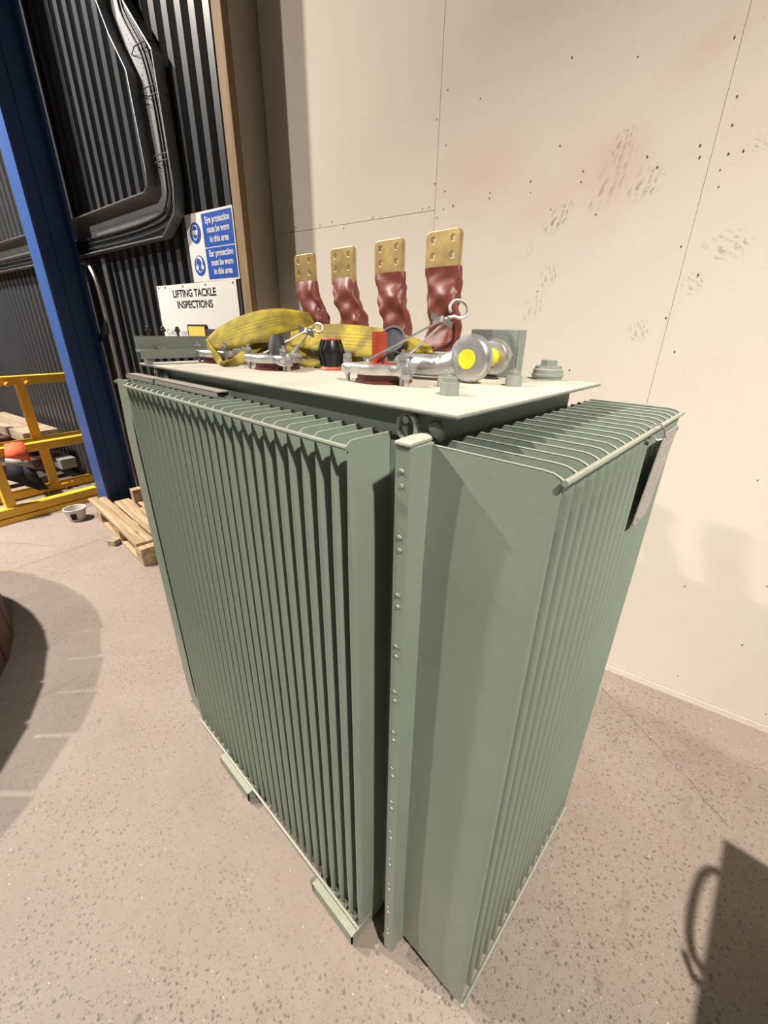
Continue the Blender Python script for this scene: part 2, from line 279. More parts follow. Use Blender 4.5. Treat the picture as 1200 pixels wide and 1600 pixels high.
# ------------------------------------------------------------------ mesh helpers
class MB:
    def __init__(s): s.v = []; s.f = []; s.mi = []; s.m = 0; s.uv = {}
    def add(s, vs, fs):
        o = len(s.v); s.v += [V(p) for p in vs]
        for f in fs: s.f.append(tuple(i + o for i in f)); s.mi.append(s.m)
        return o
    def box(s, a, b, fr=None):
        x0, y0, z0 = a; x1, y1, z1 = b
        P = [(x0, y0, z0), (x1, y0, z0), (x1, y1, z0), (x0, y1, z0), (x0, y0, z1), (x1, y0, z1), (x1, y1, z1), (x0, y1, z1)]
        if fr: P = [fr(*p) for p in P]
        s.add(P, [(0, 3, 2, 1), (4, 5, 6, 7), (0, 1, 5, 4), (1, 2, 6, 5), (2, 3, 7, 6), (3, 0, 4, 7)])
        return s
    def bar(s, p, q, w_, h_, up=(0, 0, 1)):
        p = V(p); q = V(q); d = (q - p).normalized(); up = V(up); sd = d.cross(up)
        if sd.length < 1e-4: sd = d.cross(V((1, 0, 0)))
        sd.normalize(); uu = sd.cross(d)
        P = [e + sd * (a * w_ / 2) + uu * (b * h_ / 2) for e in (p, q) for a, b in ((-1, -1), (1, -1), (1, 1), (-1, 1))]
        s.add(P, [(0, 1, 2, 3), (7, 6, 5, 4), (0, 4, 5, 1), (1, 5, 6, 2), (2, 6, 7, 3), (3, 7, 4, 0)]); return s
    def prism(s, pts, lo, hi, axis=2, fr=None):
        n = len(pts)
        def mk(p, h):
            if axis == 2: q = (p[0], p[1], h)
            elif axis == 1: q = (p[0], h, p[1])
            else: q = (h, p[0], p[1])
            return fr(*q) if fr else q
        P = [mk(p, lo) for p in pts] + [mk(p, hi) for p in pts]
        s.add(P, [tuple(reversed(range(n))), tuple(range(n, 2 * n))] + [(i, (i + 1) % n, n + (i + 1) % n, n + i) for i in range(n)]); return s
    def lathe(s, prof, c=(0, 0, 0), n=24, ax=None, cap=True):
        """prof = [(r, h)...] about axis ax through c"""
        ax = V(ax or (0, 0, 1)).normalized(); c = V(c)
        a = ax.orthogonal().normalized() if abs(ax.z) < 0.999 else V((1, 0, 0)); b = ax.cross(a)
        P = [c + ax * h + (a * math.cos(2 * PI * i / n) + b * math.sin(2 * PI * i / n)) * r for r, h in prof for i in range(n)]
        F = []
        for k in range(len(prof) - 1):
            for i in range(n):
                j = (i + 1) % n; F.append((k * n + i, k * n + j, (k + 1) * n + j, (k + 1) * n + i))
        if cap:
            F.append(tuple(reversed(range(n)))); F.append(tuple(range((len(prof) - 1) * n, len(prof) * n)))
        s.add(P, F); return s
    def cyl(s, p, q, r, n=16, r2=None):
        p = V(p); q = V(q); return s.lathe([(r, 0), (r if r2 is None else r2, (q - p).length)], p, n, q - p)
    def tube(s, path, r, n=8, closed=False):
        pts = [V(p) for p in path]; m_ = len(pts); rings = []
        nrm = None
        for i in range(m_):
            if closed: t = pts[(i + 1) % m_] - pts[i - 1]
            else: t = pts[min(i + 1, m_ - 1)] - pts[max(i - 1, 0)]
            t.normalize()
            if nrm is None: nrm = t.orthogonal().normalized()
            nrm = (nrm - t * nrm.dot(t)).normalized(); b = t.cross(nrm)
            rr = r[i] if isinstance(r, (list, tuple)) else r
            rings.append([pts[i] + (nrm * math.cos(2 * PI * k / n) + b * math.sin(2 * PI * k / n)) * rr for k in range(n)])
        P = [p for R_ in rings for p in R_]; F = []
        for i in range(m_ if closed else m_ - 1):
            for k in range(n):
                a = i * n; bb = ((i + 1) % m_) * n; F.append((a + k, a + (k + 1) % n, bb + (k + 1) % n, bb + k))
        if not closed: F.append(tuple(reversed(range(n)))); F.append(tuple(range((m_ - 1) * n, m_ * n)))
        s.add(P, F); return s
    def grid(s, rows, uv=False):
        """rows of points -> surface"""
        n = len(rows[0]); o = s.add([p for r_ in rows for p in r_], [])
        for i in range(len(rows) - 1):
            for k in range(n - 1):
                s.f.append((o + i * n + k, o + i * n + k + 1, o + (i + 1) * n + k + 1, o + (i + 1) * n + k)); s.mi.append(s.m)
        if uv:
            for i in range(len(rows)):
                for k in range(n): s.uv[o + i * n + k] = (i / (len(rows) - 1), k / (n - 1))
        return s
    def build(s, name, m, parent=None, loc=None, smooth=False, bevel=0, sub=0, solid=0, local=False, rot=0, fix=True):
        """vertices are world coordinates unless local; the object's origin is put at loc"""
        loc = V(loc) if loc is not None else V((0, 0, 0))
        me = bpy.data.meshes.new(name)
        if not local:
            R_ = Matrix.Rotation(-rot, 3, 'Z'); vs = [R_ @ (p - loc) for p in s.v]
            if parent is not None and loc.length == 0:
                pm = parent.get('_w'); pr = parent.get('_r', 0.0); R_ = Matrix.Rotation(-pr, 3, 'Z')
                vs = [R_ @ (p - V(pm)) for p in s.v] if pm is not None else s.v
        else: vs = s.v
        me.from_pydata([tuple(p) for p in vs], [], s.f)
        for mm in (m if isinstance(m, (list, tuple)) else [m]): me.materials.append(M[mm] if isinstance(mm, str) else mm)
        for p, i in zip(me.polygons, s.mi): p.material_index = i; p.use_smooth = smooth
        if s.uv:
            ul = me.uv_layers.new(name='UVMap')
            for lp in me.loops: ul.data[lp.index].uv = s.uv.get(lp.vertex_index, (0, 0))
        if fix:
            bm = bmesh.new(); bm.from_mesh(me); bmesh.ops.recalc_face_normals(bm, faces=bm.faces); bm.to_mesh(me); bm.free()
        o = bpy.data.objects.new(name, me); COL.objects.link(o)
        if parent is not None: o.parent = parent
        if not (parent is not None and not local and loc.length == 0): o.location = loc; o.rotation_euler = (0, 0, rot)
        if parent is not None and not local:
            o['_w'] = parent.get('_w', (0, 0, 0)); o['_r'] = parent.get('_r', 0.0)
            if loc.length: o.location = (0, 0, 0)
        elif parent is None: o['_w'] = tuple(loc); o['_r'] = rot
        if smooth:
            md = o.modifiers.new('e', 'EDGE_SPLIT'); md.split_angle = math.radians(40)
        if solid:
            md = o.modifiers.new('s', 'SOLIDIFY'); md.thickness = solid; md.offset = 0
        if bevel:
            md = o.modifiers.new('b', 'BEVEL'); md.width = bevel; md.segments = 2; md.limit_method = 'ANGLE'; md.angle_limit = math.radians(40)
        if sub:
            md = o.modifiers.new('u', 'SUBSURF'); md.levels = sub; md.render_levels = sub
        return o

def tag(o, label=None, cat=None, group=None, kind=None):
    if label: o['label'] = label
    if cat: o['category'] = cat
    if group: o['group'] = group
    if kind: o['kind'] = kind
    return o
def empty(name, loc, rot=0, parent=None):
    o = bpy.data.objects.new(name, None); COL.objects.link(o); o.empty_display_size = 0.05
    o.location = loc; o.rotation_euler = (0, 0, rot); o['_w'] = tuple(loc); o['_r'] = rot
    return o
def copy_tree(o, parent=None):
    c = o.copy(); COL.objects.link(c); c.parent = parent
    for ch in [x for x in ALLOBJ() if x.parent == o]: copy_tree(ch, c)
    return c
def ALLOBJ(): return list(COL.objects)
def hexpts(r, n=6, a0=0.0, c=(0, 0)): return [(c[0] + r * math.cos(a0 + 2 * PI * i / n), c[1] + r * math.sin(a0 + 2 * PI * i / n)) for i in range(n)]
def text_mesh(body, size, xsc=1.0, bold=0.0, align='CENTER', ext=0.0004):
    cu = bpy.data.curves.new('lettering', 'FONT'); cu.body = body; cu.size = size; cu.align_x = align; cu.offset = bold; cu.extrude = ext
    o = bpy.data.objects.new('lettering', cu); COL.objects.link(o)
    bpy.context.view_layer.update()
    me = bpy.data.meshes.new_from_object(o.evaluated_get(bpy.context.evaluated_depsgraph_get()))
    me.transform(Matrix.Diagonal((xsc, 1, 1, 1))); me.transform(Matrix.Rotation(PI / 2, 4, 'X'))
    bpy.data.objects.remove(o); bpy.data.curves.remove(cu)
    return me
def put_text(body, x, z, y, size, m, parent, xsc=1.0, bold=0.0, align='CENTER', fitw=None):
    me = text_mesh(body, size, xsc, 0.0, align)
    if fitw:
        xs = [v.co.x for v in me.vertices]; w_ = max(xs) - min(xs); me.transform(Matrix.Diagonal((fitw / w_, 1, 1, 1)))
    if bold:                                                   # heavier strokes: the same outlines twice more, shifted by a hair
        bm = bmesh.new(); bm.from_mesh(me)
        for dx_, dz_ in ((bold, 0), (bold / 2, bold * .6), (bold / 2, -bold * .6)):
            m2 = me.copy(); m2.transform(Matrix.Translation((dx_, -0.00002, dz_))); bm.from_mesh(m2)
        bm.to_mesh(me); bm.free()
    me.materials.clear(); me.materials.append(M[m])
    o = bpy.data.objects.new('lettering', me); COL.objects.link(o); o.parent = parent; o.location = (x, y, z); return o

# ================================================================== SETTING
# floor
fl = MB(); fl.box((-9, -7, -0.12), (9, 19, 0)); tag(fl.build('floor', 'concrete'), kind='structure')
def crack(p, q, seed, n=40, w_=0.0016):
    rnd = random.Random(seed); p = V(p); q = V(q); d = (q - p).normalized(); sd = V((-d.y, d.x, 0)); rows = []; off = 0
    for i in range(n + 1):
        off += rnd.uniform(-1, 1) * 0.006; ww = w_ * rnd.uniform(0.3, 1.3)
        c = p.lerp(q, i / n) + sd * off; rows.append([c - sd * ww + V((0, 0, 0.0006)), c + sd * ww + V((0, 0, 0.0006))])
    return rows
M['crack'] = mat('crack_shadow_dirt', (0.16, 0.12, 0.095), 0.9)
ck = MB()
for (a_, b_, sd_) in [((-0.62, 3.35, 0), (0.28, 3.42, 0), 3), ((1.38, -0.05, 0), (1.05, -0.60, 0), 5), ((-0.6, 4.2, 0), (-0.1, 3.6, 0), 8)]:
    ck.grid(crack(a_, b_, sd_))
tag(ck.build('trim_1', 'crack', fix=False), kind='structure')

# plasterboard wall (right)
def wl(t, k, z): return W(t, -k, z)        # local x=t, y=into wall, z
wall = MB()
g = 0.0006
def board(t0, t1, z0, z1): wall.box((t0 + g, 0, z0 + g), (t1 - g, 0.0125, z1 - g))
H = 4.6
board(-2.21, -2.085, 0.034, 2.1095); board(-2.085, -1.1435, 0.034, 2.1095)
board(-2.21, -1.1435, 2.1105, H)
board(-1.1425, -0.1205, 0.034, H); board(-0.1205, 1.10, 0.034, H); board(1.10, 2.30, 0.034, H); board(2.3, 3.5, 0.034, H)
wall.m = 1; wall.box((-2.21, 0.0127, 0), (3.5, 0.10, H))
wall.m = 2
scr = [(-.402, 2.449), (-.617, 2.252), (-.961, 2.46), (-.62, 2.5), (-1.111, 2.52), (-1.155, 2.433), (-1.104, 2.337), (-1.15, 2.209), (-1.097, 2.174), (-1.174, 2.124), (-1.099, 2.108), (-1.052, 2.115),
       (-.882, 2.121), (-.882, 2.14), (-.714, 2.156), (-.709, 2.119), (-.618, 2.052), (-.519, 2.127), (-.517, 2.159), (-.31, 2.169), (-.271, 2.133), (-.152, 2.142), (-.159, 2.174), (-.085, 2.098), (-.085, 2.213), (-.074, 2.138),
       (-.037, 2.139), (-.077, 2.051), (-.093, 2.283), (-.14, 2.429), (-.14, 1.887), (-.445, 2.016), (-2.032, 2.13), (-1.85, 2.122), (-1.493, 2.119), (-2.036, 2.07), (-1.763, 2.13), (-1.684, 2.092), (-1.209, 2.123),
       (-1.129, 2.08), (-.624, 1.763), (-.066, 1.795), (-.13, 1.657), (-.074, 1.54), (-.438, 1.454), (.455, .389), (.449, .684), (.2, .587), (.29, .12), (.62, .09), (-.3, 1.0), (.3, 1.1)]
rr = random.Random(4)
for (t, z) in scr:
    r0 = rr.uniform(0.0026, 0.0042)
    wall.prism([(t + r0 * math.cos(k * PI / 3) * 0.8, z + r0 * math.sin(k * PI / 3) * rr.uniform(.8, 1.5)) for k in range(6)], -0.0007, 0.002, axis=1)
wall.v = [V(wl(p.x, p.y, p.z)) for p in wall.v]
tag(wall.build('wall_right', ['plaster', M['crack'], mat('screw_hole_dirt', (0.10, 0.075, 0.055), 0.8)], loc=WA, rot=WROT), kind='structure')
sk = MB(); sk.box((-2.2, -0.004, 0.0), (3.4, 0.0124, 0.031), wl)
tag(sk.build('baseboard_right', 'plaster', loc=WA, rot=WROT), kind='structure')
M['return'] = mat('shaded_plasterboard', (0.40, 0.335, 0.27), 0.85, noise=0.05)  # darker copy of the plasterboard; the return's shade is in its colour
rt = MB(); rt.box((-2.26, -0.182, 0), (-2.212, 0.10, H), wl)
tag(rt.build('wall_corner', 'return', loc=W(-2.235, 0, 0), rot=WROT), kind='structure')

# charcoal profiled cladding (back wall, parallel, standing 0.19 forward)
cl = MB(); p0 = -13.0; pitch = 0.112; pr = []
t = -2.285
while t > p0:
    pr += [(t, -0.155), (t - 0.040, -0.155), (t - 0.052, -0.19), (t - 0.100, -0.19)]; t -= pitch
n = len(pr)
cl.add([wl(x, y, z) for z in (0, 5.2) for x, y in pr], [(i, i + 1, n + i + 1, n + i) for i in range(n - 1)])
tag(cl.build('wall_back', 'dark', loc=W(-2.3, .19, 0), rot=WROT), kind='structure')

# timber stud at the cladding's edge
st = MB(); st.box((-2.283, -0.222, 0.0), (-2.212, -0.184, H), wl)
so = st.build('timber_stud', 'stud', loc=W(-2.247, .2, 0), rot=WROT, bevel=0.002)
tag(so, 'knotty upright timber stud between dark cladding and plasterboard wall', 'timber post')

# unseen dark beam added overhead to shade the head of the cladding
rb = MB(); rb.box((-6.5, -1.3, 4.6), (-2.6, -0.24, 4.9), wl)
tag(rb.build('shade_beam', 'darktrim', loc=W(-4, .5, 4.6), rot=WROT), kind='structure')

# ================================================================== CABLE TRAY
outer = [(-2.96, 4.5), (-2.96, 3.22), (-2.925, 3.165), (-2.752, 2.95), (-2.745, 2.36), (-2.775, 2.235), (-2.945, 2.128), (-4.2, 2.105), (-8.5, 2.08)]
inner = [(-3.20, 4.5), (-3.20, 3.26), (-3.13, 3.10), (-3.025, 2.93), (-3.005, 2.46), (-3.015, 2.405), (-3.07, 2.372), (-4.2, 2.337), (-8.5, 2.30)]
K0, K1 = 0.20, 0.262
tr = empty('cable_tray', W(-3.0, K0, 2.1), WROT)
tag(tr, 'galvanised perforated cable tray turning the corner on the dark cladding', 'cable tray')
b = MB()
for i in range(len(outer) - 1):
    q = [outer[i], outer[i + 1], inner[i + 1], inner[i]]
    b.add([W(t_, K0, z_) for t_, z_ in q] + [W(t_, K0 + .002, z_) for t_, z_ in q], [(0, 1, 2, 3), (7, 6, 5, 4), (0, 4, 5, 1), (2, 6, 7, 3)])
b.build('tray_base', 'tray', tr)
def wallstrip(path, name):
    b = MB()
    for k_, dk in ((K0, 0),):
        for i in range(len(path) - 1):
            p, q = V((path[i][0], path[i][1])), V((path[i + 1][0], path[i + 1][1])); d = (q - p).normalized(); nn = V((-d.y, d.x)) * 0.0015
            P = [(p - nn), (p + nn), (q + nn), (q - nn)]
            b.add([W(c.x, K0, c.y) for c in P] + [W(c.x, K1, c.y) for c in P], [(0, 1, 2, 3), (7, 6, 5, 4), (0, 4, 5, 1), (1, 5, 6, 2), (2, 6, 7, 3), (3, 7, 4, 0)])
    for i in range(len(path) - 1):
        b.cyl(W(path[i][0], K1, path[i][1]), W(path[i + 1][0], K1, path[i + 1][1]), 0.005, 6)
    b.build(name, 'tray', tr)
wallstrip(outer, 'tray_flange'); wallstrip(inner, 'tray_flange')
hol = MB()
def seg_holes(i, s0, s1, step):
    p, q = V(outer[i]), V(outer[i + 1]); pi_, qi = V(inner[i]), V(inner[i + 1]); Ln = (q - p).length; n_ = int(Ln / step)
    for k in range(n_):
        f_ = (k + .5) / n_; a_ = p.lerp(q, f_); c_ = pi_.lerp(qi, f_)
        for s_ in s0:
            m_ = a_.lerp(c_, s_); d = (q - p).normalized() * 0.0055
            nn = V((-d.y, d.x)).normalized() * 0.0022
            hol.add([W(m_.x + e * d.x + g_ * nn.x, K0 + .0028, m_.y + e * d.y + g_ * nn.y) for e, g_ in ((-1, -1), (1, -1), (1, 1), (-1, 1))], [(0, 1, 2, 3)])
seg_holes(3, (.45, .6, .8), 0, 0.03); seg_holes(6, (.5, .65, .85), 0, 0.03); seg_holes(2, (.5, .7), 0, 0.03)
seg_holes(7, (.6, .8), 0, 0.05)
tag(hol.build('perforation', 'ink', tr, fix=False), kind='stuff')
rc = random.Random(2)
def chaikin(P, n_=2):
    P = [V(p) for p in P]
    for _ in range(n_):
        Q = [P[0]]
        for a_, b_ in zip(P, P[1:]): Q += [a_.lerp(b_, .25), a_.lerp(b_, .75)]
        P = Q + [P[-1]]
    return P
for k in range(9):
    fr_ = 0.07 + 0.045 * k + rc.uniform(-.01, .01); kk = K0 + 0.012 + 0.008 * (k % 3)
    P = []
    for i in range(len(outer)):
        p = V(outer[i]).lerp(V(inner[i]), fr_ + rc.uniform(-.02, .02)); P.append(W(p.x, kk, p.y))
    cb = MB(); cb.tube(chaikin(P, 3), rc.uniform(0.006, 0.010), 6); o = cb.build('cable', 'cable', tr, smooth=True)
for (t_, z_) in [(-2.79, 3.0), (-2.76, 2.82), (-2.755, 2.78), (-2.76, 2.52), (-2.76, 2.49)]:
    tb = MB(); tb.tube([W(t_ + .01, K0 + .005, z_), W(t_ - .0, K1 - .01, z_ + .003), W(t_ - .14, K1 - .015, z_ + .012), W(t_ - .25, K0 + .005, z_ + .02)], 0.003, 6)
    tb.build('cable_tie', 'cable', tr, smooth=True)

# steel tube hoop on the wall below the tray with a black strap
hp = [W(-4.75, .25, 0.02), W(-4.75, .25, 1.90), W(-4.72, .25, 2.01), W(-4.62, .25, 2.07), W(-4.16, .25, 2.075), W(-4.05, .25, 2.05), W(-3.985, .25, 1.96), W(-3.96, .25, 1.80), W(-3.955, .25, 1.3), W(-3.955, .25, 0.02)]
hr = empty('steel_tube_hoop', W(-4.35, .25, 0), WROT)
tag(hr, 'tall bright steel tube hoop against dark cladding beside the blue column', 'tube frame')
b = MB(); b.tube(chaikin(hp, 2), 0.017, 8); b.build('tube', 'wire', hr, smooth=True)
b = MB(); b.grid([[W(-3.94, .272, 1.66), W(-3.94, .272, 1.56)], [W(-4.05, .28, 1.56), W(-4.05, .28, 1.50)], [W(-4.2, .28, 1.48), W(-4.2, .28, 1.45)], [W(-4.36, .27, 1.45), W(-4.36, .27, 1.42)]])
b.build('strap', 'black', hr, solid=0.004)
b = MB(); b.box((-3.90, -.222, 0), (-3.84, -.194, 2.09), wl)
tag(b.build('trim_3', 'darktrim', loc=W(-3.87, .2, 0), rot=WROT), kind='structure')

# ================================================================== SIGNS
def sign_root(name, t, z, label, cat, k=0.192):
    o = empty(name, W(t, k, z), WROT); return tag(o, label, cat)
sg = sign_root('safety_sign', -2.57, 1.872, 'blue and white eye and ear protection sign on dark cladding', 'sign')
def lbox(a, b, mt, name, parent, bevel=0):
    m_ = MB(); m_.box(a, b); return m_.build(name, mt, parent, local=True, bevel=bevel)
lbox((-0.213, -0.004, 0), (0.245, 0, 0.362), 'white_sign', 'board', sg)
for z0, z1 in ((0.180, 0.350), (0.010, 0.174)):
    lbox((-0.046, -0.0052, z0), (0.236, -0.004, z1), 'sign_blue', 'blue_panel', sg)
for zl, txt, fw in ((0.300, 'Eye protection', .225), (0.252, 'must be worn', .205), (0.203, 'in this area', .175), (0.130, 'Ear protection', .225), (0.082, 'must be worn', .205), (0.035, 'in this area', .175)):
    put_text(txt, 0.100, zl, -0.0058, 0.046, 'sign_white', sg, fitw=fw, bold=0.0028)
def pict(zc, ear):
    c = MB(); c.lathe([(0.056, 0), (0.056, 0.001)], (-0.125, -0.004, zc), 32, (0, -1, 0)); po = c.build('pictogram', 'sign_blue', sg, local=True)
    h = MB(); y0 = -0.0056
    path = [(-.125 + .027 * math.cos(a_), y0, zc + .006 + .034 * math.sin(a_) * (1.0 if math.sin(a_) > 0 else 1.25)) for a_ in [2 * PI * i / 28 for i in range(28)]]
    h.tube(path, 0.0028, 5, closed=True)
    if ear:
        for s_ in (-1, 1): h.lathe([(0.0001, 0), (0.0135, 0.0006), (0.0135, 0.0012)], (-.125 + s_ * .027, -0.0052, zc - .008), 14, (0, -1, 0)); h.box((-.125 + s_ * .027 - .008, -.0062, zc - .022), (-.125 + s_ * .027 + .008, -.0052, zc + .01))
        h.tube([(-.125 + .034 * math.cos(a_), y0, zc + .008 + .038 * math.sin(a_)) for a_ in [PI * i / 14 for i in range(15)]], 0.005, 5)
    else:
        h.box((-.148, -.0064, zc - .004), (-.102, -.0052, zc + .014)); h.box((-.145, -.0064, zc - .010), (-.128, -.0052, zc)); h.box((-.122, -.0064, zc - .010), (-.105, -.0052, zc))
    h.build('pictogram_head', 'sign_white', po, local=True)
pict(0.262, False); pict(0.088, True)

s2 = sign_root('lifting_tackle_sign', -2.8, 1.42, 'large white lifting tackle inspections board below the blue safety sign', 'sign', 0.1915)
X0, X1 = -0.442, 0.436
b = MB(); b.prism([(X0 - .02, 0), (X1, 0), (X1, 0.452), (X0, 0.447)], -0.004, 0, axis=1); b.build('board', 'white_sign', s2, local=True)
put_text('LIFTING TACKLE', -0.012, 0.372, -0.0048, 0.062, 'ink', s2, fitw=0.475, bold=0.0026)
put_text('INSPECTIONS', -0.020, 0.305, -0.0048, 0.062, 'ink', s2, fitw=0.395, bold=0.0026)
put_text('Colour code', -0.26, 0.135, -0.0048, 0.052, 'ink_grey', s2, fitw=0.29, bold=0.0)
for x_ in (X0 + .03, X0 + .11, -.12, .13, X1 - .03):
    b = MB(); b.lathe([(0.006, 0), (0.005, 0.003)], (x_, -0.004, 0.435), 8, (0, -1, 0)); b.build('fixing_screw', 'darktrim', s2, local=True)
cdh = sign_root('colour_card', -2.82, 1.53, 'yellow colour card in black holder mounted on the white board', 'card', 0.1960)
b = MB(); b.box((-0.105, -0.012, -0.02), (0.105, 0, 0.093)); b.build('holder', 'ink', cdh, local=True)
b = MB(); b.box((-0.092, -0.014, -0.02), (0.092, -0.012, 0.081)); b.build('card', 'ycard', cdh, local=True)
b = MB(); b.box((-0.07, -0.02, -0.03), (0.07, 0, 0.075))
tag(b.build('black_box', 'rubber', local=True, loc=W(-2.63, .197, 1.52), rot=WROT), 'small dark box mounted on white board right of the yellow card', 'box')

# ================================================================== BLUE COLUMN
bc = empty('steel_column', W(-4.21, .37, 0), WROT); tag(bc, 'dark blue steel column standing in front of the charcoal cladding', 'column')
b = MB(); b.box((-4.30, -.53, 0), (-4.12, -.512, 5.1), wl); b.build('flange', 'blue', bc)
b = MB(); b.box((-4.30, -.285, 0), (-4.12, -.27, 5.1), wl); b.build('flange', 'blue', bc)
b = MB(); b.box((-4.215, -.512, 0), (-4.205, -.285, 5.1), wl); b.build('web', 'blue', bc)
b = MB(); b.box((-4.205, -.40, 0.0), (-4.197, -.285, 5.1), wl);  b.build('cover_plate', 'blue', bc)

# ================================================================== YELLOW RACK
yr = empty('yellow_steel_rack', W(-4.95, .8, 0), WROT); tag(yr, 'yellow steel floor rack of rails and posts left of the blue column', 'rack')
def ybar(name, t0, t1, k0, k1, z0, z1):
    m_ = MB(); m_.box((t0, -k1, z0), (t1, -k0, z1), wl); return m_.build(name, 'ypaint', yr, bevel=0.004)
ybar('base_rail', -4.68, -4.60, .42, 1.6, 0.055, 0.13)
ybar('base_rail', -4.66, -4.59, .42, 1.6, 0.0, 0.05)
ybar('base_rail', -5.28, -5.20, .22, 1.6, 0.01, 0.085)
ybar('post', -5.27, -5.20, .535, .605, 0.085, 0.50)
ybar('post', -5.27, -5.20, .56, .63, 0.57, 1.10)
ybar('top_rail', -5.28, -5.20, .20, 1.6, 1.085, 1.165)
ybar('mid_rail', -5.28, -5.20, .20, 1.6, 0.50, 0.57)
ybar('mid_rail', -5.10, -5.03, .24, .98, 0.485, 0.565)
ybar('post', -4.70, -4.62, 1.06, 1.13, 0.13, 0.75)
ybar('side_rail', -5.2, -4.68, 1.3, 1.37, 0.02, 0.09)
for k_ in (.545, .70, .42):
    b = MB(); b.lathe([(0.022, 0), (0.022, 0.01), (0.014, 0.012), (0.014, 0.026)], W(-5.19 if k_ > .5 else -5.2, k_, 1.10 if k_ != .42 else .06), 10, WD); b.build('bolt', 'ypaint', yr)
for k_ in (.50, .66):
    b = MB(); b.box((-5.2, -k_ - .03, 0.06), (-5.16, -k_ + .03, 0.072), wl); b.cyl(W(-5.17, k_, 0.0), W(-5.17, k_, 0.075), 0.006, 8); b.build('anchor_plate', 'ypaint', yr)

# hi-vis garment draped over the rail
hv = empty('hi_vis_jacket', W(-5.0, .85, .5), WROT); tag(hv, 'orange and navy hi-vis jacket draped over the yellow rack rail', 'jacket')
def drape(rows, mt, name):
    m_ = MB(); m_.grid(rows); return m_.build(name, mt, hv, solid=0.012, smooth=True, fix=False)
def pp(px, py, t_):
    d = CR * (px - 600) - CU * (py - 800) + CF * FPX; s_ = ((W(t_, 0, 0) - CP).dot(WD)) / d.dot(WD); return CP + d * s_
drape([[pp(7, 694, -5.2), pp(20, 691, -5.22), pp(36, 690, -5.22)], [pp(6, 697, -5.0), pp(22, 695, -5.0), pp(38, 695, -5.0)], [pp(7, 707, -4.96), pp(26, 708, -4.93), pp(44, 710, -4.97)], [pp(8, 716, -4.95), pp(30, 718, -4.93), pp(48, 720, -4.97)]], 'hv_orange', 'orange_panel')
drape([[pp(8, 716, -4.95), pp(30, 718, -4.93), pp(48, 720, -4.97)], [pp(8, 723, -4.95), pp(34, 728, -4.92), pp(54, 733, -4.97)]], 'hv_grey', 'reflective_band')
drape([[pp(8, 723, -4.95), pp(34, 728, -4.92), pp(54, 733, -4.97)], [pp(11, 735, -4.95), pp(38, 742, -4.90), pp(60, 745, -4.95)], [pp(12, 749, -4.94), pp(46, 758, -4.90), pp(69, 756, -4.95)], [pp(30, 754, -4.93), pp(62, 766, -4.90), pp(76, 764, -4.93)]], 'hv_navy', 'navy_panel')

# timbers and steel behind the rack
def wbox(name, t0, t1, k0, k1, z0, z1, mt, label, cat, group=None, bevel=0.003):
    m_ = MB(); m_.box((t0, -k1, z0), (t1, -k0, z1), wl)
    return tag(m_.build(name, mt, loc=W((t0 + t1) / 2, (k0 + k1) / 2, z0), rot=WROT, bevel=bevel), label, cat, group)
wbox('timber_baulk', -7.2, -5.55, .30, .62, 0.47, 0.57, 'pine2', 'pale timber baulk lying behind the yellow rack on rusty steel', 'timber')
wbox('rusty_beam', -6.2, -6.0, .30, 1.9, 0.26, 0.46, 'rust', 'long rust brown steel beam under the pale timber baulk', 'steel beam')
wbox('steel_channel', -5.95, -5.45, .25, .40, 0.14, 0.25, 'greymetal', 'short grey steel channel lying behind the rack near the column', 'steel channel')
wbox('rusty_beam', -5.80, -5.65, .30, 1.9, 0.14, 0.26, 'rust', 'lower rust brown beam in front, behind the yellow posts', 'steel beam')
wbox('skid_beam', -6.6, -5.4, .55, .72, 0.0, 0.13, 'darktrim', 'right hand dark skid beam on floor under the rusty beams', 'steel beam')
wbox('skid_beam', -6.25, -5.4, 1.15, 1.32, 0.0, 0.13, 'darktrim', 'left hand dark skid beam under the rusty beams', 'steel beam')
wbox('grey_cabinet', -6.9, -6.3, .95, 1.9, 0.0, 1.03, 'greymetal', 'grey metal cabinet behind the yellow rack at the left edge', 'cabinet', bevel=.01)
wbox('timber_prop', -6.0, -5.9, .76, .84, 0.465, 1.14, 'pine2', 'upright pale timber prop behind the yellow rack post', 'timber post')

# ================================================================== BUCKET
bk = empty('plastic_bucket', (0.11, 4.04, 0)); tag(bk, 'small dirty white plastic bucket on floor before the yellow rack', 'bucket')
b = MB(); b.lathe([(0.062, 0), (0.066, 0.003), (0.083, 0.105), (0.089, 0.106), (0.089, 0.113), (0.080, 0.113), (0.064, 0.006), (0.0, 0.006)], (0, 0, 0), 28); b.build('tub', 'bucket', bk, local=True, smooth=True)
b = MB(); a0, a1 = math.radians(228), math.radians(262)
b.grid([[(0.0715 * math.cos(x) * (1 + .0) , 0.0715 * math.sin(x), 0.022) if zz == 0 else (0.0815 * math.cos(x), 0.0815 * math.sin(x), 0.08) for zz in (0, 1)] for x in [a0 + (a1 - a0) * i / 6 for i in range(7)]]); b.build('paper_tag', 'hv_navy', bk, local=True)
b = MB(); b.tube([(0.088 * math.cos(x), 0.088 * math.sin(x), 0.10 - 0.07 * math.sin(x + .2) if math.sin(x + .2) > 0 else .1) for x in [PI * i / 14 - .2 for i in range(15)]], 0.002, 6); b.build('handle', 'wire', bk, local=True)

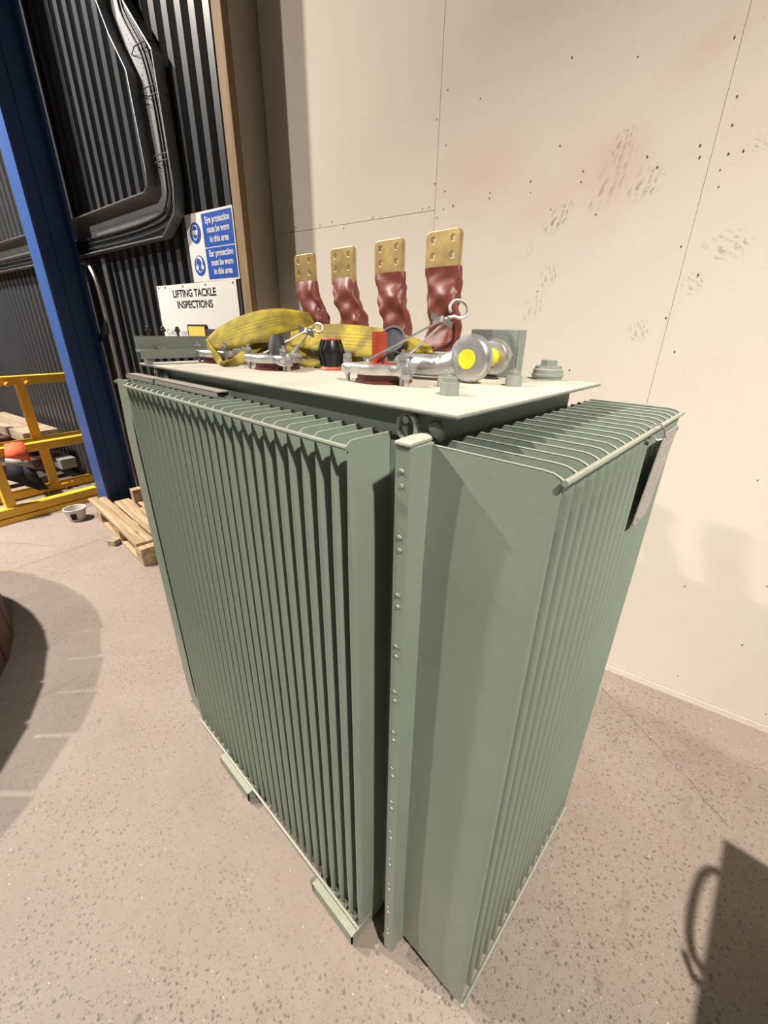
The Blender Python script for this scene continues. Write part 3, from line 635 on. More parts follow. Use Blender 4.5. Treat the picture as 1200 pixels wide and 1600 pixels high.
# ================================================================== PALLET AND LOOSE TIMBER
pa = empty('timber_pallet', W(-3.46, .51, 0), WROT - 0.16); tag(pa, 'pale timber pallet on floor between blue column and transformer', 'pallet')
L_ = 1.15
for y_ in (-0.20, 0.0, 0.14):
    for x_ in (-L_ / 2, -.07, L_ / 2 - .14):
        b = MB(); b.box((x_, y_ - .05, 0.022), (x_ + .14, y_ + .05, 0.098)); b.build('block', 'pine', pa, local=True, bevel=.003)
for y_ in (-0.20, 0.0, 0.14):
    b = MB(); b.box((-L_ / 2, y_ - .05, 0), (L_ / 2, y_ + .05, 0.022)); b.build('bottom_board', 'pine', pa, local=True, bevel=.002)
for x_ in (-L_ / 2, -.07, L_ / 2 - .14):
    b = MB(); b.box((x_, -0.25, 0.098), (x_ + .14, 0.19, 0.118)); b.build('stringer_board', 'pine', pa, local=True, bevel=.002)
for i, y_ in enumerate((-0.25, -0.10, 0.05)):
    b = MB(); b.box((-L_ / 2, y_, 0.118), (L_ / 2, y_ + .125, 0.138)); b.build('deck_board', 'pine', pa, local=True, bevel=.002)
def plank(label, x0, x1, y0, y1, z0, z1, mt='pine', rz=-0.16, name='loose_plank', k=.51, grp=None):
    m_ = MB(); m_.box((x0, y0, z0), (x1, y1, z1)); o = m_.build(name, mt, local=True, bevel=.002, loc=W(-3.46, k, 0), rot=WROT + rz)
    return tag(o, label, 'timber', grp)
plank('nearest long plank lying along the front edge of the pallet', -0.76, 0.50, -0.255, -0.185, 0.139, 0.158)
plank('second long plank lying just behind the nearest plank on pallet', -0.72, 0.50, -0.18, -0.125, 0.139, 0.156)
plank('short pale timber block on the pallet beside transformer', -0.12, 0.04, -0.02, 0.07, 0.139, 0.19, name='timber_block')
m_ = MB(); m_.box((-.035, -.04, 0), (.035, .04, .045)); tag(m_.build('timber_block', 'pine2', local=True, loc=W(-3.47, .80, 0), rot=WROT + .4, bevel=.003), 'small brown timber block on the floor in front of the pallet', 'timber')
plank('small yellowish timber offcut standing on the pallet behind the blue column', -0.50, -0.42, 0.03, 0.13, 0.139, 0.25, name='timber_block')

# ================================================================== TRANSFORMER
TX = empty('transformer', (0.3, 0.6, 0)); tag(TX, 'grey green power transformer with finned radiators standing before plasterboard wall', 'transformer')
ZT, ZB = 1.452, 0.062
# tank and neck band
b = MB(); b.box((0.022, 0.04, 0.10), (0.55, 1.16, 1.44)); tank = b.build('tank', 'green', TX)
b = MB(); b.box((0.032, 0.050, 1.40), (0.53, 1.15, 1.4925)); b.build('neck_band', 'green', TX, bevel=.003)
b = MB(); b.box((0, 0, 1.4925), (0.57, 1.2, 1.50)); lid = b.build('lid', 'lid', TX, bevel=.003)
for y_ in (0.28, 0.80):
    b = MB(); b.box((0.03, y_ - .08, 0.0), (.54, y_ + .08, .1)); b.build('base_skid', 'green', TX)

def fin_mesh(L, zt, zb, hth=0.0078):
    """corrugated-wall fin: hollow blade pinched at top and bottom; local x = outward 0..L, y = thickness"""
    ss = [0, 0.55, 0.86, 0.945, 0.975, 0.992, 1.0]
    zz = [(0, .0), (.004, .02), (.03, .08), (.075, .28), (.13, .66), (.19, .94), (.24, 1.0)]
    m_ = MB(); lv = [(zt, f_, d) for d, f_ in zz] ; lv = [(zt - d, f_, d) for d, f_ in zz] + [(zb + d * .8, f_, d) for d, f_ in reversed(zz)]
    rows = []
    for side in (1, -1):
        rr_ = []
        for (z_, f_, d) in lv:
            row = []
            for s_ in ss:
                th = 0.0014 + (hth - 0.0014) * f_
                e = 1.0 if s_ < .9 else math.sqrt(max(0, 1 - ((s_ - .93) / .07) ** 2)) if s_ > .93 else 1.0
                dz = 0
                if d < .02: dz = -0.007 * max(0, (s_ - .90) / .10) ** 1.5 * (1 if z_ > .7 else -1)
                row.append((s_ * L, side * th * max(e, 0.0), z_ + dz))
            rr_.append(row)
        m_.grid(rr_)
    # bead along the top seam
    P = [(s_ * L, 0, zt - 0.007 * max(0, (s_ - .90) / .10) ** 1.5) for s_ in (0, .3, .6, .86, .93, .97, 1.0)]
    m_.tube(P, 0.0019, 6)
    bm = bmesh.new()
    return m_

def fin_bank(org, dirx, L, n_, pitch, along, rail_over=0.0):
    """org = position of the first fin's root; dirx = outward direction; along = array direction"""
    org = V(org); dx = V(dirx); al = V(along)
    ang = math.atan2(dx.y, dx.x)
    length = pitch * (n_ - 1)
    pb = MB(); q = org + al * length
    c0 = org - al * 0.003; c1 = q + al * 0.004
    pb.add([c0 - dx * .001, c1 - dx * .001, c1 - dx * .006, c0 - dx * .006] and [p + V((0, 0, z_)) for z_ in (ZB + .004, ZT - .004) for p in (c0 - dx * .001, c1 - dx * .001, c1 - dx * .006, c0 - dx * .006)],
           [(0, 1, 2, 3), (7, 6, 5, 4), (0, 4, 5, 1), (1, 5, 6, 2), (2, 6, 7, 3), (3, 7, 4, 0)])
    bank = pb.build('radiator_bank', 'green', TX)
    fm = fin_mesh(L, ZT, ZB)
    me = None
    for i in range(n_):
        if me is None:
            o = fm.build('cooling_fin', 'green', bank, local=True, smooth=True)
            bm = bmesh.new(); bm.from_mesh(o.data); bmesh.ops.remove_doubles(bm, verts=bm.verts, dist=1e-5); bmesh.ops.recalc_face_normals(bm, faces=bm.faces); bm.to_mesh(o.data); bm.free()
            for p in o.data.polygons: p.use_smooth = True
            first = o
        else:
            o = first.copy(); COL.objects.link(o); o.parent = bank
        p = org + al * (pitch * i) - V(TX['_w']); o.location = p; o.rotation_euler = (0, 0, ang)
        me = o.data
    e0 = org + dx * (L + .0035) - al * (.006 + rail_over); e1 = q + dx * (L + .0035) + al * .006
    r_ = MB(); r_.tube([e0 + V((0, 0, ZT - .008)), e1 + V((0, 0, ZT - .008))], 0.0044, 8); r_.build('rail', 'green', bank, smooth=True)
    r_ = MB(); r_.tube([e0 + V((0, 0, ZB + .006)), e1 + V((0, 0, ZB + .006))], 0.0045, 8)
    r_.build('rail', 'green', bank, smooth=True)
    return bank
XO = -0.0765
bankL = fin_bank((0.022, 0.139, 0), (-1, 0, 0), 0.0985, 26, 0.03872, (0, 1, 0))
bankR = fin_bank((0.0, 0.04, 0), (0, -1, 0), 0.193, 17, 0.040, (1, 0, 0))
bankF = fin_bank((-0.062, 1.155, 0), (0, 1, 0), 0.085, 17, 0.040, (1, 0, 0))
# corner seams of the corrugated tank walls
def post(x0, x1, y0, y1, name='corner_flange'):
    m_ = MB(); m_.box((x0, y0, 0.052), (x1, y1, 1.462)); return m_.build(name, 'green', TX, bevel=.003)
b = MB(); b.box((-0.050, 0.038, 0.052), (0.004, 0.066, 1.456))
cf = b.build('corner_flange', 'green', TX, bevel=.0015)
b = MB(); b.prism([(-0.053, 0.036), (-0.053, 0.068), (-0.01, 0.075), (0.03, 0.070), (0.005, 0.042)], 1.455, 1.463); b.build('corner_cap', 'lid', TX, bevel=.004)
for i in range(13):
    z_ = 1.42 - i * 0.105
    m_ = MB(); m_.lathe([(0.005, 0), (0.0045, 0.0015), (0.002, 0.003)], (-0.0498, 0.053, z_), 10, (-1, 0, -.25)); m_.lathe([(0.004, 0), (0.003, 0.002)], (-0.0498, 0.052, z_ - .022), 8, (-1, 0, 0)); m_.build('stitch_weld', 'green', cf)
b = MB(); b.box((0.016, 0.06, 0.06), (0.024, 0.135, 1.44)); b.build('tank_corner', 'green', TX)
b = MB(); b.box((-0.066, 1.130, 0.056), (-0.060, 1.155, 1.455)); b.box((-0.064, 1.14, 0.06), (0.02, 1.15, 1.44)); b.build('corner_flange', 'green', TX)
# lower channels sticking out under the left bank
for (p, q) in (((-0.112, 0.140, .05), (-0.112, 0.318, .05)), ((-0.110, 0.70, .05), (-0.110, 0.91, .05))):
    m_ = MB(); x = p[0] + .018; m_.box((x - .008, p[1], .050), (x + .012, q[1], .054)); m_.box((x - .008, p[1], .012), (x - .004, q[1], .050)); m_.box((x - .008, p[1], .012), (x + .16, p[1] + .004, .050)); m_.box((x - .008, q[1] - .004, .012), (x + .16, q[1], .050)); m_.box((x - .008, p[1], .008), (x + .16, q[1], .012))
    m_.build('skid_channel', 'green', TX)
# lifting rings hanging on the neck band
for y_ in (0.100, 1.110):
    m_ = MB(); cx = 0.016; cz = 1.466
    m_.tube([(cx + 0.004 * math.cos(a_), y_ + 0.021 * math.cos(a_), cz + 0.022 * math.sin(a_)) for a_ in [2 * PI * i / 24 for i in range(24)]], 0.0045, 8, closed=True)
    m_.cyl((0.034, y_ - .0, cz + .012), (0.01, y_, cz + .012), 0.006, 8)
    ro = m_.build('lifting_ring', 'green_hw', TX, smooth=True)
    m_ = MB(); m_.lathe([(0.017, 0), (0.017, 0.007), (0.010, 0.009)], (0.032, y_ - .045, cz - .004), 8, (-1, 0, 0)); m_.build('band_bolt', 'green_hw', TX)

# nameplate clipped on the right bank
b = MB(); yt, yb = -0.175, -0.163; xl, xr, zt_, zb_ = 0.398, 0.512, 1.440, 1.248
b.add([(xl, yt, zt_), (xr, yt, zt_), (xr, yb, zb_), (xl, yb, zb_), (xl, yt + .0018, zt_), (xr, yt + .0018, zt_), (xr, yb + .0018, zb_), (xl, yb + .0018, zb_)], [(0, 1, 2, 3), (7, 6, 5, 4), (0, 4, 5, 1), (1, 5, 6, 2), (2, 6, 7, 3), (3, 7, 4, 0)])
plate = b.build('nameplate', 'nameplate', TX); plate['label'] = 'grey engraved metal nameplate hanging from rail'
b = MB()
def npp(u_, v_): return V((xl + (xr - xl) * u_, yt + (yb - yt) * v_ - .0006, zt_ + (zb_ - zt_) * v_))
def nline(u0, v0, u1, v1, w_=.012):
    if abs(u1 - u0) > abs(v1 - v0): q = [(u0, v0), (u1, v0), (u1, v0 + w_), (u0, v0 + w_)]
    else: q = [(u0, v0), (u0 + w_ * 1.6, v0), (u0 + w_ * 1.6, v1), (u0, v1)]
    b.add([npp(*c) for c in q], [(0, 1, 2, 3)])
nline(.1, .12, .85, .12); nline(.1, .30, .85, .30); nline(.1, .12, .1, .31); nline(.84, .12, .84, .31)
for i in range(6): nline(.15, .36 + i * .09, .8, .36 + i * .09, .006)
b.build('engraving', 'plate_line', plate, fix=False)
for (u_, v_) in ((.06, .03), (.94, .03), (.06, .96), (.35, .95)):
    m_ = MB(); c = npp(u_, v_); m_.lathe([(0.0035, 0), (0.003, 0.002)], c, 8, (0, -1, 0)); m_.build('rivet', 'wire', plate)
m_ = MB(); m_.tube([(0.385, -0.152, 1.452), (0.386, -0.166, 1.458), (0.392, -0.172, 1.450), (0.402, -0.176, 1.432), (.396, -.166, 1.428), (0.39, -.150, 1.438), (.385, -.150, 1.450)], 0.0017, 6); m_.build('clip_wire', 'wire', plate, smooth=True)

# ---- lid furniture
def boss(x, y, r, h, hexr, hexh, name='lid_bolt', wash=True, mt='green_hw'):
    m_ = MB(); z0 = 1.5
    m_.lathe([(r * 1.03, 0), (r * 1.03, .003), (r, .004), (r, h - .002), (r * .94, h)], (x, y, z0), 20)
    m_.prism(hexpts(hexr, 6, .3, (x, y)), z0 + h + .001, z0 + h + hexh); m_.lathe([(r * .75, 0), (r * .75, .0015)], (x, y, z0 + h), 16)
    m_.lathe([(hexr * .5, 0), (hexr * .42, .004)], (x, y, z0 + h + hexh), 10)
    return m_.build(name, mt, TX, smooth=True)
boss(0.150, 0.120, .0165, .022, .0125, .007)
boss(0.240, 0.195, .0155, .020, .0115, .007)
boss(0.359, 0.107, .0165, .021, .0115, .008)
m_ = MB(); m_.lathe([(.034, 0), (.034, .006), (.036, .007), (.036, .012), (.034, .013), (.034, .022), (.030, .025), (.030, .030)], (0.548, 0.118, 1.5), 24); m_.prism(hexpts(.019, 6, .2, (.548, .118)), 1.530, 1.543); m_.build('filler_plug', 'green_hw', TX, smooth=True)
# upright bracket plate
m_ = MB(); m_.box((0.498, 0.180, 1.5), (0.504, 0.308, 1.608)); m_.box((0.498, 0.174, 1.5), (0.528, 0.180, 1.608)); m_.build('bracket_plate', 'green_hw', TX, bevel=.002)
# far end channel and bolts
m_ = MB(); m_.box((-0.012, 1.150, 1.541), (0.33, 1.155, 1.578)); m_.box((-0.016, 1.115, 1.535), (0.33, 1.155, 1.541)); m_.box((-0.016, 1.115, 1.515), (0.33, 1.120, 1.535)); m_.box((0.0, 1.12, 1.5), (0.015, 1.15, 1.535)); m_.box((0.25, 1.12, 1.5), (0.28, 1.15, 1.535)); m_.build('end_channel', 'green_hw', TX)
for x_ in (0.032, 0.076, 0.120):
    m_ = MB(); m_.lathe([(.004, 0), (.004, .018), (.009, .019), (.009, .025), (.006, .026), (.006, .031), (.003, .034)], (x_, 1.160, 1.572), 8); m_.build('channel_bolt', 'rubber', TX)
m_ = MB(); m_.box((0.035, 1.118, 1.541), (0.06, 1.14, 1.548)); m_.build('channel_nut', 'steel', TX)

# ---- bushing with cast clamp
def clamp_bushing(x, y, a0, core):
    ring = MB(); ring.lathe([(.062, 0), (.062, .005), (.058, .007), (.058, .022)], (x, y, 1.5), 32)
    root = ring.build('bushing', 'redbrown', TX, smooth=True)
    c = MB(); n_ = 72; out = []
    for i in range(n_):
        a_ = 2 * PI * i / n_; lob = max(0.0, math.cos(3 * (a_ - a0))) ** 5
        out.append((a_, .068 + .022 * lob))
    P = []
    for (r_f, z_) in ((1.0, 1.519), (1.03, 1.523), (1.03, 1.534), (.97, 1.538)):
        P += [(x + rr_ * r_f * math.cos(a_), y + rr_ * r_f * math.sin(a_), z_) for a_, rr_ in out]
    P += [(x + .034 * math.cos(a_), y + .034 * math.sin(a_), 1.537) for a_, _ in out]
    P += [(x + .034 * math.cos(a_), y + .034 * math.sin(a_), 1.521) for a_, _ in out]
    F = []
    for k in range(6):
        k2 = (k + 1) % 6
        for i in range(n_): j = (i + 1) % n_; F.append((k * n_ + i, k * n_ + j, k2 * n_ + j, k2 * n_ + i))
    c.add(P, F); c.build('clamp_ring', 'castalu', root, smooth=True)
    for k in range(3):
        a_ = a0 + k * 2 * PI / 3; bx, by = x + .079 * math.cos(a_), y + .079 * math.sin(a_)
        m_ = MB(); m_.lathe([(.0045, 0), (.0045, .014), (.006, .015), (.011, .024), (.011, .034)], (bx, by, 1.5), 12)
        m_.prism(hexpts(.0095, 6, a_, (bx, by)), 1.538, 1.547); m_.prism(hexpts(.0095, 6, a_ + .4, (bx, by)), 1.548, 1.556); m_.cyl((bx, by, 1.556), (bx, by, 1.563), .0045, 8)
        m_.build('clamp_stud', 'galv', root, smooth=True)
    if core == 'red':
        m_ = MB(); cx, cy = x + .010, y + .024
        m_.lathe([(.032, 0), (.030, .006), (.017, .008), (.0165, .070), (.013, .070), (.013, .02)], (cx, cy, 1.530), 24); m_.build('red_sleeve', 'red', root, smooth=True)
    else:
        m_ = MB(); m_.lathe([(.034, 0), (.030, .004), (.027, .015), (.018, .055), (.012, .060), (.010, .03)], (x + .004, y, 1.528), 24); m_.build('rubber_cone', 'rubber', root, smooth=True)
    return root
clamp_bushing(0.21, 0.335, math.radians(250), 'red')
clamp_bushing(0.21, 0.745, math.radians(250), 'cone')
clamp_bushing(0.21, 1.06, math.radians(250), 'none_cone')
# free studs with nuts
for (x_, y_) in ((0.182, 0.247), (0.185, 0.655), (0.215, 1.005)):
    m_ = MB(); m_.lathe([(.0055, 0), (.0055, .014)], (x_, y_, 1.5), 10); m_.lathe([(.012, .014), (.012, .017)], (x_, y_, 1.5), 14)
    m_.prism(hexpts(.011, 6, .2, (x_, y_)), 1.517, 1.526); m_.lathe([(.0125, .0265), (.0125, .029)], (x_, y_, 1.5), 14); m_.prism(hexpts(.0105, 6, .7, (x_, y_)), 1.5295, 1.538); m_.lathe([(.0055, .038), (.004, .044)], (x_, y_, 1.5), 10)
    m_.build('stud', 'galv', TX, smooth=True)
# arcing rods with eye
def horn(base1, base2, knot, eye_c, eye_r, tilt, name='arcing_horn'):
    m_ = MB(); m_.cyl(base1, knot, .0026, 8); m_.cyl(base2, knot + V((.008, -.004, -.004)), .0026, 8)
    root = m_.build(name, 'wire', TX, smooth=True)
    d = (eye_c - knot); d.normalize(); sd = CF.cross(d).normalized()
    P = [knot] + [eye_c + (-d * math.cos(a_) + sd * math.sin(a_)) * eye_r for a_ in [0.35 + (2 * PI - .5) * i / 22 for i in range(23)]]
    m_ = MB(); m_.tube(P, .0038, 8); m_.build('eye', 'wire', root, smooth=True)
    m_ = MB(); up = sd
    for s_ in (-1, 1):
        c = knot + up * .004 * s_; ax = (CR * .95 - CU * .25).normalized(); 
        rows = []
        for i in range(7):
            u_ = -1 + 2 * i / 6; p = c + ax * .022 * u_ + CU * (.003 * math.cos(u_ * PI) * s_)
            rows.append([p - CU * .006 + CF * .004, p + CU * .006 - CF * .002])
        m_.grid(rows)
    m_.build('clamp_plate', 'steel', root, solid=.0015, fix=False)
    m_ = MB(); m_.lathe([(.006, 0), (.006, .014)], knot - (CU * .9).normalized() * .007, 6, (CU * .9 + CR * .2)); m_.build('clamp_nut', 'steel', root)
d1 = 0.90
horn(at(574, 563, .86), at(632, 560, .96), at(690, 500, .93), at(717, 483, .94), .0215, 0)
horn(at(412, 552, 1.13), at(455, 553, 1.2), at(478, 517, 1.16), at(497, 512, 1.17), .013, 0)
# earth lead loops
m_ = MB(); m_.tube(chaikin([at(597, 568, .83), at(600, 556, .82), at(612, 549, .82), at(625, 551, .82), at(632, 560, .83), at(632, 570, .84)], 3), .0024, 8); m_.build('earth_lead', 'cable', TX, smooth=True)
m_ = MB(); m_.tube(chaikin([at(423, 553, 1.10), at(425, 562, 1.08), at(436, 571, 1.08), at(452, 572, 1.09), at(457, 567, 1.1)], 3), .0022, 8); m_.build('earth_lead', 'steel', TX, smooth=True)

# low-voltage flags
def flag(y):
    x = 0.45; base = MB()
    yb0 = y + .031 - .055 * (y - .338) / .537; base.box((x - .045, yb0 - .045, 1.5), (x + .045, yb0 + .045, 1.556)); root = base.build('terminal', 'green_hw', TX, bevel=.004)
    yc = y + .035; yb = yc - .004 - .055 * (y - .338) / .537
    # flexible sleeve: squashed crumpled tube
    rn = random.Random(int(y * 1000)); rows = []; nn_ = 22; lev = 15
    ph = rn.uniform(0, 6)
    for i in range(lev):
        f_ = i / (lev - 1); z_ = 1.558 + f_ * (1.742 - 1.558)
        if i < 2: hy, hx, oy, ox = .046, .036, 0, 0
        else:
            hy = .043 + .005 * math.sin(f_ * 8 + ph) * math.sin(f_ * PI) + .008 * f_ ** 2; hx = .030 - .018 * f_ + .004 * math.sin(f_ * 13 + ph)
            oy = 0; ox = .004 * math.sin(f_ * 7)
        e_ = f_ * f_ * (3 - 2 * f_)
        oy = yb * (1 - e_) + yc * e_ - .012 * math.sin(f_ * PI) - y - .010
        row = []
        for k in range(nn_ + 1):
            a_ = 2 * PI * (k % nn_) / nn_; ca, sa = math.cos(a_), math.sin(a_)
            sx = abs(ca) ** .6 * (1 if ca > 0 else -1); sy = abs(sa) ** .6 * (1 if sa > 0 else -1)
            cr_ = .006 * math.sin(a_ * 3 + f_ * 14 + ph) * math.sin(f_ * PI) + .004 * math.sin(a_ * 5 - f_ * 23 + ph) * math.sin(f_ * PI)
            row.append((x + ox + sx * (hx + cr_), y + .010 + oy + sy * (hy + cr_ * .7), z_ + (.006 * sy if i > 11 else 0) * 0))
        rows.append(row)
    m_ = MB(); m_.grid(rows); o = m_.build('sleeve', 'sleeve', root)
    bm = bmesh.new(); bm.from_mesh(o.data); bmesh.ops.remove_doubles(bm, verts=bm.verts, dist=1e-5); bmesh.ops.recalc_face_normals(bm, faces=bm.faces); bm.to_mesh(o.data); bm.free()
    for p in o.data.polygons: p.use_smooth = True
    md = o.modifiers.new('u', 'SUBSURF'); md.levels = 1; md.render_levels = 1
    tx = bpy.data.textures.get('crumple') or bpy.data.textures.new('crumple', 'CLOUDS'); tx.noise_scale = .035
    md = o.modifiers.new('d', 'DISPLACE'); md.texture = tx; md.texture_coords = 'GLOBAL'; md.strength = .010; md.mid_level = .5
    # brass palm with four drilled holes
    y0, y1, z0, z1, th = y - .027 + .018, y + .073 - .0, 1.725, 1.817, .012
    y0 = yc - .049; y1 = yc + .049
    pb = MB(); rc_ = .012
    def rr_pts():
        P = [(y0, z0), (y1, z0)]
        for i in range(6): a_ = PI / 2 * i / 5; P.append((y1 - rc_ + rc_ * math.cos(a_), z1 - rc_ + rc_ * math.sin(a_)))
        for i in range(6): a_ = PI / 2 + PI / 2 * i / 5; P.append((y0 + rc_ + rc_ * math.cos(a_), z1 - rc_ + rc_ * math.sin(a_)))
        return P
    me = bpy.data.meshes.new('palm'); bm = bmesh.new()
    def loop(pts):
        vs = [bm.verts.new((x - th / 2, p[0], p[1])) for p in pts]; return [bm.edges.new((vs[i], vs[(i + 1) % len(vs)])) for i in range(len(vs))]
    E_ = loop(rr_pts())
    for hy_, hz_ in ((y0 + .021, z1 - .018), (y1 - .021, z1 - .018), (y0 + .021, z1 - .051), (y1 - .021, z1 - .051)):
        E_ += loop([(hy_ + .0068 * math.cos(2 * PI * i / 16), hz_ + .0068 * math.sin(2 * PI * i / 16)) for i in range(16)])
    r_ = bmesh.ops.triangle_fill(bm, use_beauty=True, edges=E_)
    fs = [g_ for g_ in r_['geom'] if isinstance(g_, bmesh.types.BMFace)]
    ex = bmesh.ops.extrude_face_region(bm, geom=fs); vs = [g_ for g_ in ex['geom'] if isinstance(g_, bmesh.types.BMVert)]
    bmesh.ops.translate(bm, verts=vs, vec=(th, 0, 0)); bmesh.ops.recalc_face_normals(bm, faces=bm.faces)
    bm.to_mesh(me); bm.free(); me.transform(Matrix.Translation(-V(TX['_w']))); me.materials.append(M['brass'])
    po = bpy.data.objects.new('brass_palm', me); COL.objects.link(po); po.parent = root
    md = po.modifiers.new('b', 'BEVEL'); md.width = .0012; md.segments = 2; md.limit_method = 'ANGLE'; md.angle_limit = math.radians(50)
    return root
for y_ in (0.338, 0.512, 0.694, 0.875): flag(y_)

# black open-ended bushing cap lying behind the red sleeve
c0 = at(613, 530, 1.00); axc = (-CF * .93 - CR * .28 + CU * .1).normalized()
bc_ = empty('bushing_cap', c0 - V((0, 0, .03))); tag(bc_, 'black round plastic cap lying open behind the red sleeve on lid', 'pipe fitting')
m_ = MB(); m_.lathe([(.027, -.055), (.031, -.05), (.031, 0), (.027, 0), (.0265, -.045), (.001, -.046)], c0, 28, axc); m_.build('shell', 'black', bc_, smooth=True)
m_ = MB(); m_.lathe([(.031, 0), (.0325, .001), (.0325, .004), (.0275, .004), (.0275, 0)], c0, 28, axc); m_.build('rim', 'greyrim', bc_, smooth=True)
# black and red ribbed cap standing on the lid
b0 = V((0.312, 0.632, 1.5)); rc2 = empty('ribbed_cap', b0); tag(rc2, 'black ribbed cap with orange red rims standing between two clamped bushings', 'cap')
m_ = MB(); m_.lathe([(.032, 0), (.033, .003), (.029, .009)], b0, 24); m_.build('bottom_rim', 'orange_red', rc2, smooth=True)
m_ = MB(); m_.lathe([(.026, .008), (.027, .02), (.033, .042), (.033, .055), (.022, .078)], b0, 24)
for k in range(8):
    a_ = 2 * PI * k / 8; e = V((math.cos(a_), math.sin(a_), 0)); m_.tube([b0 + e * .028 + V((0, 0, .012)), b0 + e * .035 + V((0, 0, .045)), b0 + e * .025 + V((0, 0, .077))], .003, 6)
m_.build('ribbed_body', 'black', rc2, smooth=True)
m_ = MB(); m_.lathe([(.024, .076), (.025, .079), (.023, .082), (.012, .081)], b0, 24); m_.build('top_rim', 'orange_red', rc2, smooth=True)

# ================================================================== BOW SHACKLE
SC = V((0.332, 0.198, 1.549)); pa_ = V((0.995, 0.05, 0)).normalized(); arm = V((-0.05, 0.995, 0)).normalized()
sh = empty('bow_shackle', SC - V((0, 0, .049)) + arm * .08 + pa_ * .05); tag(sh, 'large galvanised bow shackle with yellow pin lying on the dusty lid', 'shackle')
gap = 0.108; P = []; Rr = []
eyes = [SC, SC + pa_ * gap]
bow = [eyes[0] + arm * .030, eyes[0] + arm * .07 - pa_ * .004, eyes[0] + arm * .12 - pa_ * .012, eyes[0] + arm * .165 - pa_ * .008, eyes[0] + arm * .20 + pa_ * .02,
       eyes[0].lerp(eyes[1], .5) + arm * .215, eyes[1] + arm * .20 - pa_ * .02, eyes[1] + arm * .165 + pa_ * .008, eyes[1] + arm * .12 + pa_ * .012, eyes[1] + arm * .07 + pa_ * .004, eyes[1] + arm * .030]
bow = [p - V((0, 0, .018)) if 0 < i < 10 else p - V((0, 0, .008)) for i, p in enumerate(bow)]
m_ = MB(); cb_ = chaikin(bow, 2); n_ = len(cb_); m_.tube(cb_, [.024 + .006 * max(0, abs(i / (n_ - 1) - .5) * 2 - .75) / .25 for i in range(n_)], 14)
for e, k_ in ((eyes[0], 1.0), (eyes[1], .80)):
    m_.lathe([(.030 * k_, -.016), (.043 * k_, -.014), (.048 * k_, -.008), (.049 * k_, 0), (.048 * k_, .008), (.043 * k_, .014), (.030 * k_, .016)], e, 32, pa_)
m_.build('bow', 'galv', sh, smooth=True)
m_ = MB(); m_.lathe([(.0195, -.0185), (.0195, .135)], eyes[0], 24, pa_); m_.build('pin', 'yellow_pin', sh, smooth=True)
m_ = MB(); m_.lathe([(.026, .126), (.028, .129), (.028, .138), (.025, .141), (.015, .141)], eyes[0], 28, pa_); m_.build('pin_head', 'galv', sh, smooth=True)

# ================================================================== SLING
def ribbon(m_, st, n_sub=6, cross=7, bulge=.0015):
    """st = [(edge A point, edge B point)...] smoothed with Catmull-Rom"""
    def cr(P, i, f_):
        a_, b_, c_, d_ = P[max(i - 1, 0)], P[i], P[i + 1], P[min(i + 2, len(P) - 1)]
        return 0.5 * ((2 * b_) + (c_ - a_) * f_ + (2 * a_ - 5 * b_ + 4 * c_ - d_) * f_ ** 2 + (3 * b_ - a_ - 3 * c_ + d_) * f_ ** 3)
    A = [s_[0] for s_ in st]; B = [s_[1] for s_ in st]; rows = []
    for i in range(len(st) - 1):
        for k in range(n_sub + (1 if i == len(st) - 2 else 0)):
            f_ = k / n_sub; a_ = cr(A, i, f_); b_ = cr(B, i, f_); row = []
            for c in range(cross):
                u_ = c / (cross - 1); row.append(a_.lerp(b_, u_) - CF * bulge * math.sin(u_ * PI))
            rows.append(row)
    m_.grid(rows, uv=True)
sl = empty('lifting_sling', (0.28, 0.8, 1.5)); tag(sl, 'grimy yellow webbing lifting sling looped over the transformer bushings', 'lifting sling')
m_ = MB()
ribbon(m_, [(at(322, 532, 1.30), at(327, 541, 1.30)), (at(340, 514, 1.29), at(345, 548, 1.28)), (at(370, 497, 1.27), at(378, 541, 1.25)), (at(405, 486, 1.26), at(405, 534, 1.23)),
            (at(435, 483, 1.27), at(430, 523, 1.24)), (at(465, 486, 1.30), at(462, 515, 1.27)), (at(492, 493, 1.34), at(488, 512, 1.32)), (at(508, 504, 1.38), at(500, 514, 1.37))])
m_.build('webbing', 'sling', sl, solid=.005, smooth=True, fix=False)
m_ = MB()
ribbon(m_, [(at(323, 530, 1.31), at(326, 534, 1.29)), (at(326, 548, 1.31), at(340, 552, 1.25)), (at(337, 566, 1.31), at(347, 563, 1.24)), (at(352, 574, 1.24), at(347, 566, 1.18)), (at(372, 571, 1.23), at(368, 557, 1.24)), (at(392, 560, 1.24), at(388, 543, 1.27)), (at(408, 545, 1.26), at(402, 533, 1.30)), (at(440, 530, 1.30), at(432, 520, 1.32))], bulge=.003)
m_.build('webbing', 'sling', sl, solid=.005, smooth=True, fix=False)
m_ = MB()
ribbon(m_, [(at(455, 520, 1.33), at(455, 540, 1.30)), (at(485, 510, 1.29), at(485, 546, 1.25)), (at(520, 507, 1.235), at(520, 553, 1.19)), (at(560, 509, 1.17), at(560, 557, 1.12)), (at(600, 515, 1.11), at(600, 556, 1.07)),
            (at(630, 523, 1.06), at(630, 552, 1.03)), (at(655, 532, 1.03), at(655, 551, 1.01)), (at(676, 543, 1.01), at(676, 552, 1.0))])
m_.build('webbing', 'sling', sl, solid=.005, smooth=True, fix=False)
m_ = MB()
ribbon(m_, [(at(400, 540, 1.32), at(402, 556, 1.26)), (at(440, 530, 1.33), at(444, 556, 1.26)), (at(480, 545, 1.32), at(476, 572, 1.22)), (at(500, 560, 1.28), at(496, 576, 1.21)), (at(520, 548, 1.30), at(515, 572, 1.24)), (at(560, 545, 1.24), at(560, 565, 1.17))], bulge=.002)
m_.build('webbing', 'sling', sl, solid=.005, smooth=True, fix=False)

